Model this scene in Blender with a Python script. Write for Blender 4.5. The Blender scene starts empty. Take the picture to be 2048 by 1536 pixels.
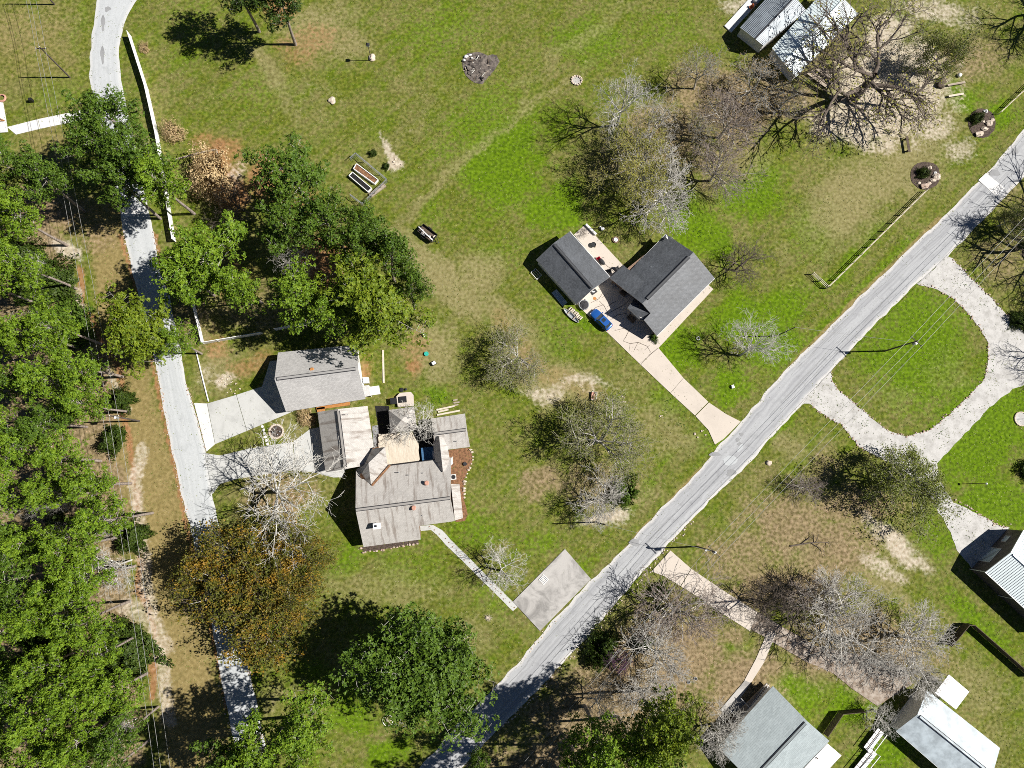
import bpy, math, random
import numpy as np
from mathutils import Vector, Quaternion, Matrix, geometry, noise as mnoise

random.seed(7)
SC = bpy.context.scene
COL = SC.collection

# ------------------------------------------------------------------ camera, sky, sun, exposure
H = 125.0                     # metres above the lawn
F = 1400.0                    # focal length in pixels of a 2048 px wide picture
NADIR = (940.0, 960.0)        # pixel straight below the drone
cam = bpy.data.cameras.new('camera')
cam.sensor_width = 36.0
cam.lens = 36.0 * F / 2048.0
cam.clip_start = 1.0
cam.clip_end = 5000.0
cam_o = bpy.data.objects.new('camera', cam)
COL.objects.link(cam_o)
n_c = Vector(((NADIR[0] - 1024) / F, (768 - NADIR[1]) / F, -1.0)).normalized()
QC = n_c.rotation_difference(Vector((0, 0, -1)))
cam_o.rotation_mode = 'QUATERNION'
cam_o.rotation_quaternion = QC
cam_o.location = (0, 0, H)
SC.camera = cam_o

SUN_EL = math.radians(47.5)
SUN_AZ = math.radians(1.7)     # from +X towards +Y
world = bpy.data.worlds.new('World')
SC.world = world
world.use_nodes = True
wn = world.node_tree.nodes
sky = wn.new('ShaderNodeTexSky')
sky.sky_type = 'NISHITA'
sky.sun_disc = False
sky.sun_elevation = SUN_EL
sky.air_density = 0.4; sky.dust_density = 0.0
sky.sun_rotation = math.pi / 2 - SUN_AZ
bg = wn['Background']
bg.inputs['Strength'].default_value = 0.05
world.node_tree.links.new(sky.outputs[0], bg.inputs['Color'])
sun = bpy.data.lights.new('sun', 'SUN')
sun.energy = 5.0
sun.angle = math.radians(0.5)
sun.color = (1.0, 0.955, 0.89)
sun_o = bpy.data.objects.new('sun', sun)
COL.objects.link(sun_o)
SDIR = Vector((math.cos(SUN_EL) * math.cos(SUN_AZ), math.cos(SUN_EL) * math.sin(SUN_AZ), math.sin(SUN_EL)))
sun_o.rotation_mode = 'QUATERNION'
sun_o.rotation_quaternion = SDIR.to_track_quat('Z', 'Y')
sun_o.location = SDIR * 200
SC.view_settings.view_transform = 'Standard'
SC.view_settings.look = 'None'
SC.view_settings.gamma = 1.0
SC.view_settings.exposure = 0.58
SC.view_settings.use_curve_mapping = False
SC.render.engine = 'CYCLES'
SC.cycles.use_denoising = False
SC.cycles.filter_width = 0.9
SC.cycles.max_bounces = 5
SC.cycles.diffuse_bounces = 2
SC.cycles.transparent_max_bounces = 4
SC.render.resolution_x, SC.render.resolution_y = 1024, 768

# ------------------------------------------------------------------ survey: picture measurements to places on the ground
RM = QC.to_matrix()
RMn = np.array(RM)
def P(px, py, z=0.0):
    d = RM @ Vector(((px - 1024) / F, (768 - py) / F, -1.0))
    t = (z - H) / d.z
    return Vector((d.x * t, d.y * t, z))
def to_px(X, Y):
    W = np.stack([X, Y, np.full_like(X, -H)], -1) @ RMn
    return 1024 - F * W[..., 0] / W[..., 2], 768 + F * W[..., 1] / W[..., 2]
def L(pts, z=0.0):
    return [P(p[0], p[1], p[2] if len(p) > 2 else z) for p in pts]

# ------------------------------------------------------------------ mesh helpers
class MB:
    def __init__(s):
        s.v = []; s.f = []; s.m = []; s.uv = {}
    def add(s, vs, fs, m=0):
        b = len(s.v)
        s.v += [tuple(q) for q in vs]
        for f in fs:
            s.f.append(tuple(b + i for i in f)); s.m.append(m)
        return s
    def box(s, c, size, rz=0.0, m=0):
        cx, cy, cz = c; a, b, h = size[0] / 2, size[1] / 2, size[2] / 2
        co, si = math.cos(rz), math.sin(rz)
        vs = [(cx + x * co - y * si, cy + x * si + y * co, cz + z) for z in (-h, h) for x, y in ((-a, -b), (a, -b), (a, b), (-a, b))]
        return s.add(vs, [(3, 2, 1, 0), (4, 5, 6, 7), (0, 1, 5, 4), (1, 2, 6, 5), (2, 3, 7, 6), (3, 0, 4, 7)], m)
    def beam(s, p, q, w, h, m=0):
        p = Vector(p); q = Vector(q); d = (q - p).normalized()
        up = Vector((0, 0, 1)) if abs(d.z) < 0.95 else Vector((1, 0, 0))
        sd = d.cross(up).normalized() * (w / 2); u = sd.cross(d).normalized() * (h / 2)
        vs = [e + a * sd + b * u for e in (p, q) for a, b in ((-1, -1), (1, -1), (1, 1), (-1, 1))]
        return s.add(vs, [(0, 1, 2, 3), (7, 6, 5, 4), (0, 4, 5, 1), (1, 5, 6, 2), (2, 6, 7, 3), (3, 7, 4, 0)], m)
    def prism(s, poly, z0, z1, m=0):
        n = len(poly)
        vs = [(p[0], p[1], z0) for p in poly] + [(p[0], p[1], z1) for p in poly]
        tri = geometry.tessellate_polygon([[Vector((p[0], p[1], 0)) for p in poly]])
        fs = []
        for t in tri:
            a, b, c = [Vector((poly[i][0], poly[i][1])) for i in t]
            t = t if (b - a).cross(c - a) > 0 else (t[0], t[2], t[1])
            fs += [(t[0] + n, t[1] + n, t[2] + n), (t[2], t[1], t[0])]
        fs += [(i, (i + 1) % n, (i + 1) % n + n, i + n) for i in range(n)]
        return s.add(vs, fs, m)
    def tube(s, pts, rad, n=6, m=0, cap=True):
        pts = [Vector(p) for p in pts]; k = len(pts)
        if not hasattr(rad, '__len__'): rad = [rad] * k
        vs = []
        for i, p in enumerate(pts):
            d = (pts[min(i + 1, k - 1)] - pts[max(i - 1, 0)]).normalized()
            up = Vector((0, 0, 1)) if abs(d.z) < 0.9 else Vector((1, 0, 0))
            a = d.cross(up).normalized(); b = a.cross(d)
            for j in range(n):
                t = 2 * math.pi * j / n
                vs.append(p + (a * math.cos(t) + b * math.sin(t)) * rad[i])
        fs = [(i * n + j, i * n + (j + 1) % n, (i + 1) * n + (j + 1) % n, (i + 1) * n + j) for i in range(k - 1) for j in range(n)]
        if cap: fs += [tuple(range(n))[::-1], tuple((k - 1) * n + j for j in range(n))]
        return s.add(vs, fs, m)
    def cyl(s, c, r, h, n=14, m=0, r2=None):
        r2 = r if r2 is None else r2
        vs = [(c[0] + rr * math.cos(2 * math.pi * j / n), c[1] + rr * math.sin(2 * math.pi * j / n), c[2] + zz) for rr, zz in ((r, 0), (r2, h)) for j in range(n)]
        return s.add(vs, [(j, (j + 1) % n, (j + 1) % n + n, j + n) for j in range(n)] + [tuple(range(n, 2 * n)), tuple(range(n))[::-1]], m)
    def ring(s, c, r0, r1, h, n=28, m=0):
        vs = [(c[0] + r * math.cos(2 * math.pi * j / n), c[1] + r * math.sin(2 * math.pi * j / n), c[2] + z) for r, z in ((r0, 0), (r0, h), (r1, h), (r1, 0)) for j in range(n)]
        fs = [(a * n + j, b * n + j, b * n + (j + 1) % n, a * n + (j + 1) % n) for a, b in ((0, 1), (1, 2), (2, 3)) for j in range(n)]
        return s.add(vs, fs, m)
    def torus(s, c, r, t, m=0, n=20):
        pts = [(c[0] + r * math.cos(2 * math.pi * j / n), c[1] + r * math.sin(2 * math.pi * j / n), c[2]) for j in range(n + 1)]
        return s.tube(pts, t, 6, m, False)
    def blob(s, c, size, seed=0, rough=0.25, m=0, seg=8, rings=5, flat=0.0):
        rnd = random.Random(seed); off = Vector((rnd.random() * 50, rnd.random() * 50, rnd.random() * 50))
        vs = []
        for i in range(rings + 1):
            th = math.pi * i / rings
            for j in range(seg):
                ph = 2 * math.pi * j / seg
                d = Vector((math.sin(th) * math.cos(ph), math.sin(th) * math.sin(ph), math.cos(th)))
                k = 1 + rough * mnoise.noise(d * 1.7 + off) * 1.8
                z = d.z * k
                if flat: z = max(z, -flat)
                vs.append((c[0] + d.x * k * size[0], c[1] + d.y * k * size[1], c[2] + z * size[2]))
        fs = [(i * seg + j, (i + 1) * seg + j, (i + 1) * seg + (j + 1) % seg, i * seg + (j + 1) % seg) for i in range(rings) for j in range(seg)]
        return s.add(vs, fs, m)
    def mesh(s, name, mats, smooth=False, origin=None):
        me = bpy.data.meshes.new(name)
        v = s.v if origin is None else [(a - origin[0], b - origin[1], c - origin[2]) for a, b, c in s.v]
        me.from_pydata(v, [], s.f)
        for mt in (mats if isinstance(mats, (list, tuple)) else [mats]): me.materials.append(mt)
        me.polygons.foreach_set('material_index', s.m)
        if smooth: me.polygons.foreach_set('use_smooth', [True] * len(s.f))
        if s.uv:
            ul = me.uv_layers.new(name='UVMap'); k = 0
            for fi, f in enumerate(s.f):
                uv = s.uv.get(fi)
                for i in range(len(f)):
                    if uv: ul.data[k].uv = uv[i]
                    k += 1
        me.update()
        return me
    def obj(s, name, mats, parent=None, smooth=False, local=False):
        org = None if (parent is None or local) else parent.get('_org')
        o = bpy.data.objects.new(name, s.mesh(name, mats, smooth, org))
        COL.objects.link(o)
        if parent is not None: o.parent = parent
        return o

ROOTS = []
def tag(o, label, cat, group=None, kind=None):
    if label: o['label'] = label
    if cat: o['category'] = cat
    if group: o['group'] = group
    if kind: o['kind'] = kind
    return o
def thing(name, label, cat, loc=(0, 0, 0), group=None, rz=0.0):
    o = bpy.data.objects.new(name, None)
    COL.objects.link(o)
    o.empty_display_size = 0.5
    o.location = loc; o.rotation_euler = (0, 0, rz)
    o['_org'] = [float(loc[0]), float(loc[1]), float(loc[2])]
    ROOTS.append(o)
    return tag(o, label, cat, group)
def child(name, me, parent, loc=(0, 0, 0), rz=0.0, sc=1.0):
    o = bpy.data.objects.new(name, me); COL.objects.link(o); o.parent = parent
    o.location = loc; o.rotation_euler = (0, 0, rz)
    o.scale = (sc, sc, sc) if not hasattr(sc, '__len__') else sc
    return o

# ------------------------------------------------------------------ materials
def new_mat(name):
    m = bpy.data.materials.new(name); m.use_nodes = True
    nt = m.node_tree
    return m, nt, nt.nodes['Principled BSDF']
def nd(nt, kind, **kw):
    n = nt.nodes.new('ShaderNode' + kind)
    for k, v in kw.items():
        if k in n.inputs: n.inputs[k].default_value = v
        else: setattr(n, k, v)
    return n
def mixc(nt, fac, a, b, blend='MIX'):
    n = nt.nodes.new('ShaderNodeMix'); n.data_type = 'RGBA'; n.blend_type = blend
    for sock, val in ((n.inputs[0], fac), (n.inputs[6], a), (n.inputs[7], b)):
        if isinstance(val, bpy.types.NodeSocket): nt.links.new(val, sock)
        elif isinstance(val, (int, float)): sock.default_value = val
        else: sock.default_value = (*val, 1) if len(val) == 3 else val
    return n.outputs[2]
def math_n(nt, op, a, b=0.0, clamp=False):
    n = nt.nodes.new('ShaderNodeMath'); n.operation = op; n.use_clamp = clamp
    for i, val in enumerate((a, b)):
        if isinstance(val, bpy.types.NodeSocket): nt.links.new(val, n.inputs[i])
        else: n.inputs[i].default_value = val
    return n.outputs[0]
def ramp(nt, fac, lo, hi):
    n = nt.nodes.new('ShaderNodeMapRange'); n.interpolation_type = 'SMOOTHSTEP'
    nt.links.new(fac, n.inputs[0]); n.inputs[1].default_value = lo; n.inputs[2].default_value = hi
    return n.outputs[0]
def coords(nt, kind='pos', scale=(1, 1, 1), rz=0.0):
    if kind == 'pos': src = nd(nt, 'NewGeometry').outputs['Position']
    elif kind == 'uv': src = nd(nt, 'UVMap', uv_map='UVMap').outputs[0]
    else: src = nd(nt, 'TexCoord').outputs['Object']
    mp = nd(nt, 'Mapping'); nt.links.new(src, mp.inputs[0])
    mp.inputs['Scale'].default_value = scale; mp.inputs['Rotation'].default_value = (0, 0, rz)
    return mp.outputs[0]
def turned(nt, ang, scale):
    """ground coordinates turned by ang, then stretched"""
    mp = nd(nt, 'Mapping'); nt.links.new(coords(nt, 'pos', (1, 1, 1), ang), mp.inputs[0]); mp.inputs['Scale'].default_value = scale
    return mp.outputs[0]
def noise_n(nt, vec, scale, detail=4.0, rough=0.6, dist=0.0):
    n = nd(nt, 'TexNoise', Scale=scale, Detail=detail, Roughness=rough, Distortion=dist)
    nt.links.new(vec, n.inputs['Vector'])
    return n.outputs['Fac']
def bump(nt, bs, h, strength=0.5, dist=0.05):
    b = nd(nt, 'Bump', Strength=strength, Distance=dist)
    nt.links.new(h, b.inputs['Height']); nt.links.new(b.outputs[0], bs.inputs['Normal'])
def simple(name, c, rough=0.6, metal=0.0, var=0.25, scale=3.0, spec=0.3, c2=None, kind='pos', bmp=0.0):
    m, nt, bs = new_mat(name)
    n = noise_n(nt, coords(nt, kind), scale, 5, 0.65)
    d = c2 or tuple(x * (1 - var) for x in c); e = tuple(min(1, x * (1 + var * 0.6)) for x in c)
    nt.links.new(mixc(nt, ramp(nt, n, 0.3, 0.7), d, c if c2 else e), bs.inputs['Base Color'])
    bs.inputs['Roughness'].default_value = rough; bs.inputs['Metallic'].default_value = metal
    bs.inputs['Specular IOR Level'].default_value = spec
    if bmp: bump(nt, bs, n, bmp, 0.03)
    return m
def leafy(name, c1, c2, c3=None, trans=0.25, scale=0.9, rough=0.55, spec=0.25):
    """leaves: two or three leaf colours in clumps, a little light through the blade"""
    m, nt, bs = new_mat(name)
    ve = coords(nt, 'pos')
    a = noise_n(nt, ve, scale, 3, 0.6); b = noise_n(nt, ve, 6.0, 2, 0.5)
    col = mixc(nt, ramp(nt, math_n(nt, 'ADD', math_n(nt, 'MULTIPLY', a, 0.6), math_n(nt, 'MULTIPLY', b, 0.4)), 0.36, 0.64), c1, c2)
    if c3: col = mixc(nt, ramp(nt, math_n(nt, 'ADD', math_n(nt, 'MULTIPLY', noise_n(nt, ve, 0.42, 3, 0.6), 0.65), math_n(nt, 'MULTIPLY', b, 0.35)), 0.46, 0.64), col, c3)
    nt.links.new(col, bs.inputs['Base Color'])
    bs.inputs['Roughness'].default_value = rough; bs.inputs['Specular IOR Level'].default_value = spec
    if trans:
        tr = nd(nt, 'BsdfTranslucent'); nt.links.new(col, tr.inputs['Color'])
        mx = nd(nt, 'MixShader'); mx.inputs[0].default_value = trans
        nt.links.new(bs.outputs[0], mx.inputs[1]); nt.links.new(tr.outputs[0], mx.inputs[2])
        nt.links.new(mx.outputs[0], nt.nodes['Material Output'].inputs['Surface'])
    return m
def concrete(name, c, stain=0.5, dark=0.55, scale=0.35):
    m, nt, bs = new_mat(name)
    ve = coords(nt, 'pos')
    big = noise_n(nt, ve, scale, 6, 0.7, 0.6); fine = noise_n(nt, ve, 9.0, 3, 0.7)
    col = mixc(nt, math_n(nt, 'MULTIPLY', ramp(nt, big, 0.42, 0.72), stain), c, tuple(x * dark for x in c))
    col = mixc(nt, math_n(nt, 'MULTIPLY', ramp(nt, fine, 0.35, 0.75), 0.28), col, tuple(x * 0.6 for x in c))
    nt.links.new(col, bs.inputs['Base Color'])
    bs.inputs['Roughness'].default_value = 0.85; bs.inputs['Specular IOR Level'].default_value = 0.2
    bump(nt, bs, fine, 0.25, 0.01)
    return m
def gravel(name, c, c2, c3):
    m, nt, bs = new_mat(name)
    ve = coords(nt, 'pos')
    big = noise_n(nt, ve, 0.5, 6, 0.7); fine = noise_n(nt, ve, 7.0, 5, 0.8); sp = noise_n(nt, ve, 2.6, 6, 0.8)
    col = mixc(nt, ramp(nt, big, 0.4, 0.7), c, c2)
    col = mixc(nt, math_n(nt, 'MULTIPLY', ramp(nt, sp, 0.58, 0.70), 0.85), col, c3)
    col = mixc(nt, math_n(nt, 'MULTIPLY', ramp(nt, fine, 0.4, 0.75), 0.35), col, tuple(x * 0.5 for x in c2))
    nt.links.new(col, bs.inputs['Base Color']); bs.inputs['Roughness'].default_value = 0.9
    bump(nt, bs, fine, 0.6, 0.03)
    return m
def road_mat(name, c, c2, edge, streak=0.6):
    """worn tar: tracks along the road, chippings gathered at both edges"""
    m, nt, bs = new_mat(name)
    uv = nd(nt, 'UVMap', uv_map='UVMap').outputs[0]
    sx = nd(nt, 'SeparateXYZ'); nt.links.new(uv, sx.inputs[0])
    st = noise_n(nt, coords(nt, 'uv', (0.045, 7.0, 1)), 1.0, 6, 0.75)
    ve = coords(nt, 'pos')
    fine = noise_n(nt, ve, 6.0, 5, 0.8); mid = noise_n(nt, ve, 0.6, 6, 0.7)
    col = mixc(nt, math_n(nt, 'MULTIPLY', ramp(nt, st, 0.38, 0.66), streak), c, c2)
    col = mixc(nt, math_n(nt, 'MULTIPLY', ramp(nt, mid, 0.5, 0.75), 0.45), col, tuple(x * 0.72 for x in c2))
    d = math_n(nt, 'ABSOLUTE', math_n(nt, 'SUBTRACT', sx.outputs[1], 0.5))
    ew = math_n(nt, 'ADD', d, math_n(nt, 'MULTIPLY', math_n(nt, 'SUBTRACT', mid, 0.5), 0.18))
    col = mixc(nt, math_n(nt, 'MULTIPLY', ramp(nt, ew, 0.37, 0.47), 0.75), col, edge)
    col = mixc(nt, math_n(nt, 'MULTIPLY', ramp(nt, fine, 0.42, 0.7), 0.4), col, tuple(x * 0.55 for x in c))
    nt.links.new(col, bs.inputs['Base Color']); bs.inputs['Roughness'].default_value = 0.9
    bs.inputs['Specular IOR Level'].default_value = 0.2
    bump(nt, bs, fine, 0.5, 0.02)
    return m
def shingle(name, c, c2, stain=None, stain_amt=0.0, row=0.16, wid=0.34, rough=0.9, contrast=0.35, spec=0.2):
    m, nt, bs = new_mat(name)
    uvc = coords(nt, 'uv')
    br = nd(nt, 'TexBrick', Scale=1.0); br.offset = 0.5
    nt.links.new(uvc, br.inputs['Vector'])
    br.inputs['Brick Width'].default_value = wid; br.inputs['Row Height'].default_value = row
    br.inputs['Mortar Size'].default_value = 0.012; br.inputs['Bias'].default_value = 0.0
    br.inputs['Color1'].default_value = (*c, 1); br.inputs['Color2'].default_value = (*c2, 1)
    br.inputs['Mortar'].default_value = (*[x * 0.5 for x in c], 1)
    fine = noise_n(nt, coords(nt, 'uv', (1, 1, 1)), 2.6, 6, 0.85)
    col = mixc(nt, math_n(nt, 'MULTIPLY', ramp(nt, fine, 0.35, 0.7), contrast), br.outputs[0], tuple(x * 0.45 for x in c))
    big = noise_n(nt, coords(nt, 'uv'), 0.35, 4, 0.6)
    col = mixc(nt, math_n(nt, 'MULTIPLY', ramp(nt, big, 0.4, 0.75), 0.3), col, tuple(min(1, x * 1.35) for x in c2))
    if stain:
        st = noise_n(nt, coords(nt, 'uv', (1.3, 0.16, 1)), 1.0, 5, 0.65)
        col = mixc(nt, math_n(nt, 'MULTIPLY', ramp(nt, st, 0.48, 0.66), stain_amt), col, stain)
    nt.links.new(col, bs.inputs['Base Color']); bs.inputs['Roughness'].default_value = rough
    bs.inputs['Specular IOR Level'].default_value = spec
    bump(nt, bs, br.outputs['Fac'], 0.4, -0.02)
    return m
def boards(name, c, c2, w=0.14, kind='uv'):
    m, nt, bs = new_mat(name)
    n = noise_n(nt, coords(nt, kind, (0.5, 6.0, 1)), 1.0, 5, 0.7)
    nt.links.new(mixc(nt, ramp(nt, n, 0.35, 0.68), c, c2), bs.inputs['Base Color'])
    bs.inputs['Roughness'].default_value = 0.85
    return m

MT = dict(
    asphalt=road_mat('asphalt', (0.41, 0.42, 0.43), (0.26, 0.265, 0.28), (0.62, 0.60, 0.57), 0.75),
    lane=road_mat('lane_surface', (0.49, 0.51, 0.52), (0.37, 0.39, 0.40), (0.56, 0.56, 0.55), 0.6),
    patch=concrete('tar_patch', (0.29, 0.295, 0.30), 0.6),
    pale_patch=concrete('pale_patch', (0.46, 0.48, 0.49), 0.4, 0.7),
    concrete=concrete('concrete', (0.50, 0.505, 0.49), 0.55, 0.6),
    concrete_warm=concrete('concrete_warm', (0.56, 0.50, 0.435), 0.4, 0.75),
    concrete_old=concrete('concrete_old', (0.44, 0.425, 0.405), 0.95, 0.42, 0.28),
    concrete_white=concrete('concrete_white', (0.66, 0.655, 0.64), 0.35, 0.75),
    gravel=gravel('gravel', (0.52, 0.51, 0.49), (0.36, 0.35, 0.33), (0.15, 0.13, 0.11)),
    ash=simple('ash_and_char', (0.20, 0.17, 0.145), 0.95, 0, 0.7, 1.6, c2=(0.05, 0.043, 0.04), bmp=0.8),
    shaded_leafy_slab=simple('leaf_and_shade_concrete', (0.40, 0.35, 0.30), 0.95, 0, 0.4, 1.1, c2=(0.19, 0.14, 0.10)),  # brown tone holds leaf litter and the tree shadow over the drive's far end
    crack=simple('crack_dirt', (0.09, 0.07, 0.055), 0.95),
    roof_a=shingle('weathered_shingle', (0.53, 0.505, 0.475), (0.45, 0.43, 0.40), (0.19, 0.155, 0.13), 0.75),
    roof_b=shingle('speckled_shingle', (0.56, 0.55, 0.535), (0.44, 0.43, 0.42), contrast=0.6),
    roof_c=shingle('charcoal_shingle', (0.075, 0.082, 0.092), (0.115, 0.125, 0.14), contrast=0.75, rough=0.5, spec=0.55),
    roof_f=shingle('blue_grey_shingle', (0.37, 0.42, 0.43), (0.31, 0.355, 0.365), row=0.3, wid=0.9, contrast=0.4),
    roof_g=simple('grey_metal_roof', (0.43, 0.49, 0.525), 0.5, 0.0, 0.3, 0.5, 0.4),
    metal_d=simple('galvanised_roof', (0.30, 0.345, 0.385), 0.5, 0.0, 0.25, 0.7, 0.5),
    metal_e=simple('white_steel_roof', (0.66, 0.74, 0.75), 0.45, 0.05, 0.06, 0.6, 0.4),
    ridge=simple('ridge_vent_shade', (0.035, 0.035, 0.04), 0.9),
    brick=simple('brown_wall', (0.23, 0.155, 0.11), 0.9, 0, 0.3, 4),
    siding_w=simple('white_siding', (0.74, 0.72, 0.68), 0.7, 0, 0.08, 1),
    siding_b=simple('brown_steel_siding', (0.11, 0.095, 0.085), 0.6, 0.1, 0.15, 1),
    white=simple('white_paint', (0.80, 0.80, 0.79), 0.5, 0, 0.06, 2),
    trim=simple('trim_paint', (0.60, 0.57, 0.54), 0.6, 0, 0.1, 2),
    black=simple('black_paint', (0.018, 0.018, 0.02), 0.5, 0, 0.2),
    dark=simple('dark_cloth', (0.035, 0.036, 0.04), 0.8, 0, 0.4, 5),
    glass=simple('window_glass', (0.03, 0.045, 0.06), 0.08, 0, 0.1, 1, 0.8),
    blue_glass=simple('pale_door_panel', (0.45, 0.53, 0.58), 0.35, 0, 0.1, 1, 0.5),
    wood=boards('weathered_wood', (0.40, 0.34, 0.27), (0.26, 0.21, 0.16), kind='pos'),
    wood_pale=simple('pale_pine_wood', (0.60, 0.53, 0.43), 0.85, 0, 0.2, 3),
    wood_dark=simple('dark_wood', (0.10, 0.075, 0.055), 0.85, 0, 0.3, 3),
    deck=boards('deck_boards', (0.64, 0.575, 0.475), (0.50, 0.435, 0.345), kind='uv'),
    pole=simple('pole_wood', (0.10, 0.082, 0.07), 0.9, 0, 0.3, 2),
    wire=simple('wire_metal', (0.32, 0.32, 0.31), 0.5, 0.3),
    steel=simple('grey_steel', (0.36, 0.38, 0.40), 0.4, 0.5),
    copper=simple('copper_vent', (0.50, 0.27, 0.20), 0.6),
    rock=simple('pale_rock', (0.58, 0.49, 0.40), 0.9, 0, 0.3, 2.5),
    edge_rock=simple('edging_rock', (0.36, 0.24, 0.175), 0.95, 0, 0.4, 2.0, c2=(0.50, 0.42, 0.36)),
    mulch=simple('mulch', (0.085, 0.062, 0.05), 0.95, 0, 0.6, 4, bmp=0.8),
    soil=simple('bed_soil_and_shade', (0.02, 0.019, 0.02), 0.95, 0, 0.5, 5, bmp=0.6),
    brown_bed=simple('brown_bed', (0.22, 0.115, 0.06), 0.95, 0, 0.5, 2.5, bmp=0.8),
    red=simple('red_plastic', (0.62, 0.02, 0.05), 0.4), orange=simple('orange_plastic', (0.65, 0.16, 0.05), 0.5),
    teal=simple('teal_plastic', (0.04, 0.42, 0.33), 0.4), blue_cover=simple('blue_cover', (0.05, 0.13, 0.25), 0.5),
    car=simple('blue_car_paint', (0.02, 0.115, 0.42), 0.28, 0.3, 0.03, 1, 0.6),
    tyre=simple('tyre_rubber', (0.02, 0.02, 0.021), 0.9), lamp_red=simple('red_lamp', (0.45, 0.02, 0.02), 0.25),
    lamp_clear=simple('clear_lamp', (0.6, 0.62, 0.65), 0.15),
    rust=simple('rust_stain', (0.42, 0.19, 0.06), 0.9),
    bark_pine=simple('pine_bark', (0.30, 0.25, 0.215), 0.95, 0, 0.45, 3.0, bmp=0.5),
    bark_pale=simple('pale_bark', (0.60, 0.58, 0.53), 0.9, 0, 0.25, 2.0),
    bark_grey=simple('grey_bark', (0.42, 0.40, 0.36), 0.9, 0, 0.3, 2.0),
    bark_olive=simple('olive_bark', (0.30, 0.285, 0.19), 0.9, 0, 0.3, 2.0),
    bark_dark=simple('dark_bark', (0.13, 0.105, 0.085), 0.95, 0, 0.3, 2.0),
    twig_pink=simple('pinkish_twigs', (0.255, 0.21, 0.18), 0.9, 0, 0.35, 2.0),
    needle_a=leafy('pine_needles_fresh', (0.058, 0.12, 0.007), (0.195, 0.295, 0.018), trans=0.12, scale=1.3),
    needle_b=leafy('pine_needles_mid', (0.038, 0.082, 0.008), (0.115, 0.19, 0.016), trans=0.12, scale=1.3),
    needle_c=leafy('pine_needles_yellow', (0.065, 0.115, 0.006), (0.205, 0.26, 0.016), trans=0.12, scale=1.3),
    needle_d=leafy('pine_needles_dark', (0.022, 0.045, 0.006), (0.055, 0.098, 0.010), trans=0.08),
    oak=leafy('oak_leaves', (0.055, 0.068, 0.008), (0.14, 0.145, 0.02), (0.33, 0.185, 0.02), trans=0.15, scale=1.2),
    shrub=leafy('shrub_leaves', (0.022, 0.048, 0.006), (0.07, 0.105, 0.012), trans=0.1, scale=1.6),
    shrub_green=leafy('fresh_shrub_leaves', (0.06, 0.12, 0.012), (0.12, 0.19, 0.02), trans=0.15),
    bud_yellow=leafy('yellow_green_buds', (0.20, 0.21, 0.035), (0.33, 0.30, 0.06), trans=0.2),
    bud_green=leafy('green_buds', (0.085, 0.115, 0.015), (0.20, 0.225, 0.035), trans=0.15),
    bud_brown=leafy('brown_buds', (0.20, 0.14, 0.06), (0.34, 0.24, 0.09), trans=0.1),
    bud_purple=leafy('purple_blossom', (0.14, 0.045, 0.14), (0.25, 0.10, 0.25), trans=0.1),
    tan=leafy('tan_grass_blades', (0.42, 0.30, 0.15), (0.62, 0.48, 0.27), trans=0.2),
    weed=leafy('weed_leaves', (0.035, 0.085, 0.006), (0.08, 0.15, 0.01), trans=0.1),
    litter=leafy('fallen_leaves', (0.34, 0.20, 0.10), (0.50, 0.35, 0.22), trans=0.0),
    blade=leafy('grass_blades', (0.10, 0.15, 0.015), (0.24, 0.26, 0.07), trans=0.15, scale=0.25),
)

# ------------------------------------------------------------------ the ground: one sheet out to the horizon
rs = np.random.RandomState(11)
_lat = rs.rand(256, 256)
def vnoise(x, y):
    xi = np.floor(x).astype(int); yi = np.floor(y).astype(int)
    fx = x - xi; fy = y - yi
    fx = fx * fx * (3 - 2 * fx); fy = fy * fy * (3 - 2 * fy)
    g = lambda a, b: _lat[a % 256, b % 256]
    return (g(xi, yi) * (1 - fx) + g(xi + 1, yi) * fx) * (1 - fy) + (g(xi, yi + 1) * (1 - fx) + g(xi + 1, yi + 1) * fx) * fy
def fbm(x, y, o=4):
    s = 0; a = 0.5; t = 0
    for i in range(o):
        s = s + a * vnoise(x + 17 * i, y + 31 * i); t += a; a *= 0.55; x = x * 2.03; y = y * 2.03
    return s / t
def axis(a, b, step):
    inner = list(np.arange(a, b + 1e-6, step)); lo, hi = [], []
    s = step
    x = a
    while x > -4000: s *= 1.6; x -= s; lo.append(x)
    s = step; x = inner[-1]
    while x < 4000: s *= 1.6; x += s; hi.append(x)
    return np.array(lo[::-1] + inner + hi)
GX = axis(-104, 128, 0.5); GY = axis(-62, 112, 0.5)
XX, YY = np.meshgrid(GX, GY)
PXX, PYY = to_px(XX, YY)
far = (np.abs(XX) > 170) | (np.abs(YY) > 150)
WX = (fbm(XX * 0.22, YY * 0.22) - 0.5); WY = (fbm(XX * 0.22 + 90, YY * 0.22 + 40) - 0.5)
NA = fbm(XX * 0.55 + 7, YY * 0.55 + 3, 5)
LAY = {k: np.zeros_like(XX) for k in ('lush', 'dry', 'sand', 'soil', 'litter', 'tan')}
def sstep(a, b, x):
    t = np.clip((x - a) / (b - a), 0, 1); return t * t * (3 - 2 * t)
def put(layer, w): LAY[layer] = np.maximum(LAY[layer], np.where(far, 0, w))
def ell(layer, cx, cy, rx, ry, ang=0, s=1.0, soft=0.7, wob=55):
    x = PXX + WX * wob - cx; y = PYY + WY * wob - cy
    a = math.radians(ang); u = x * math.cos(a) + y * math.sin(a); v = -x * math.sin(a) + y * math.cos(a)
    d = np.sqrt((u / rx) ** 2 + (v / ry) ** 2) + (NA - 0.5) * 0.7
    put(layer, s * (1 - sstep(1 - soft, 1 + soft * 0.6, d)))
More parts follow.
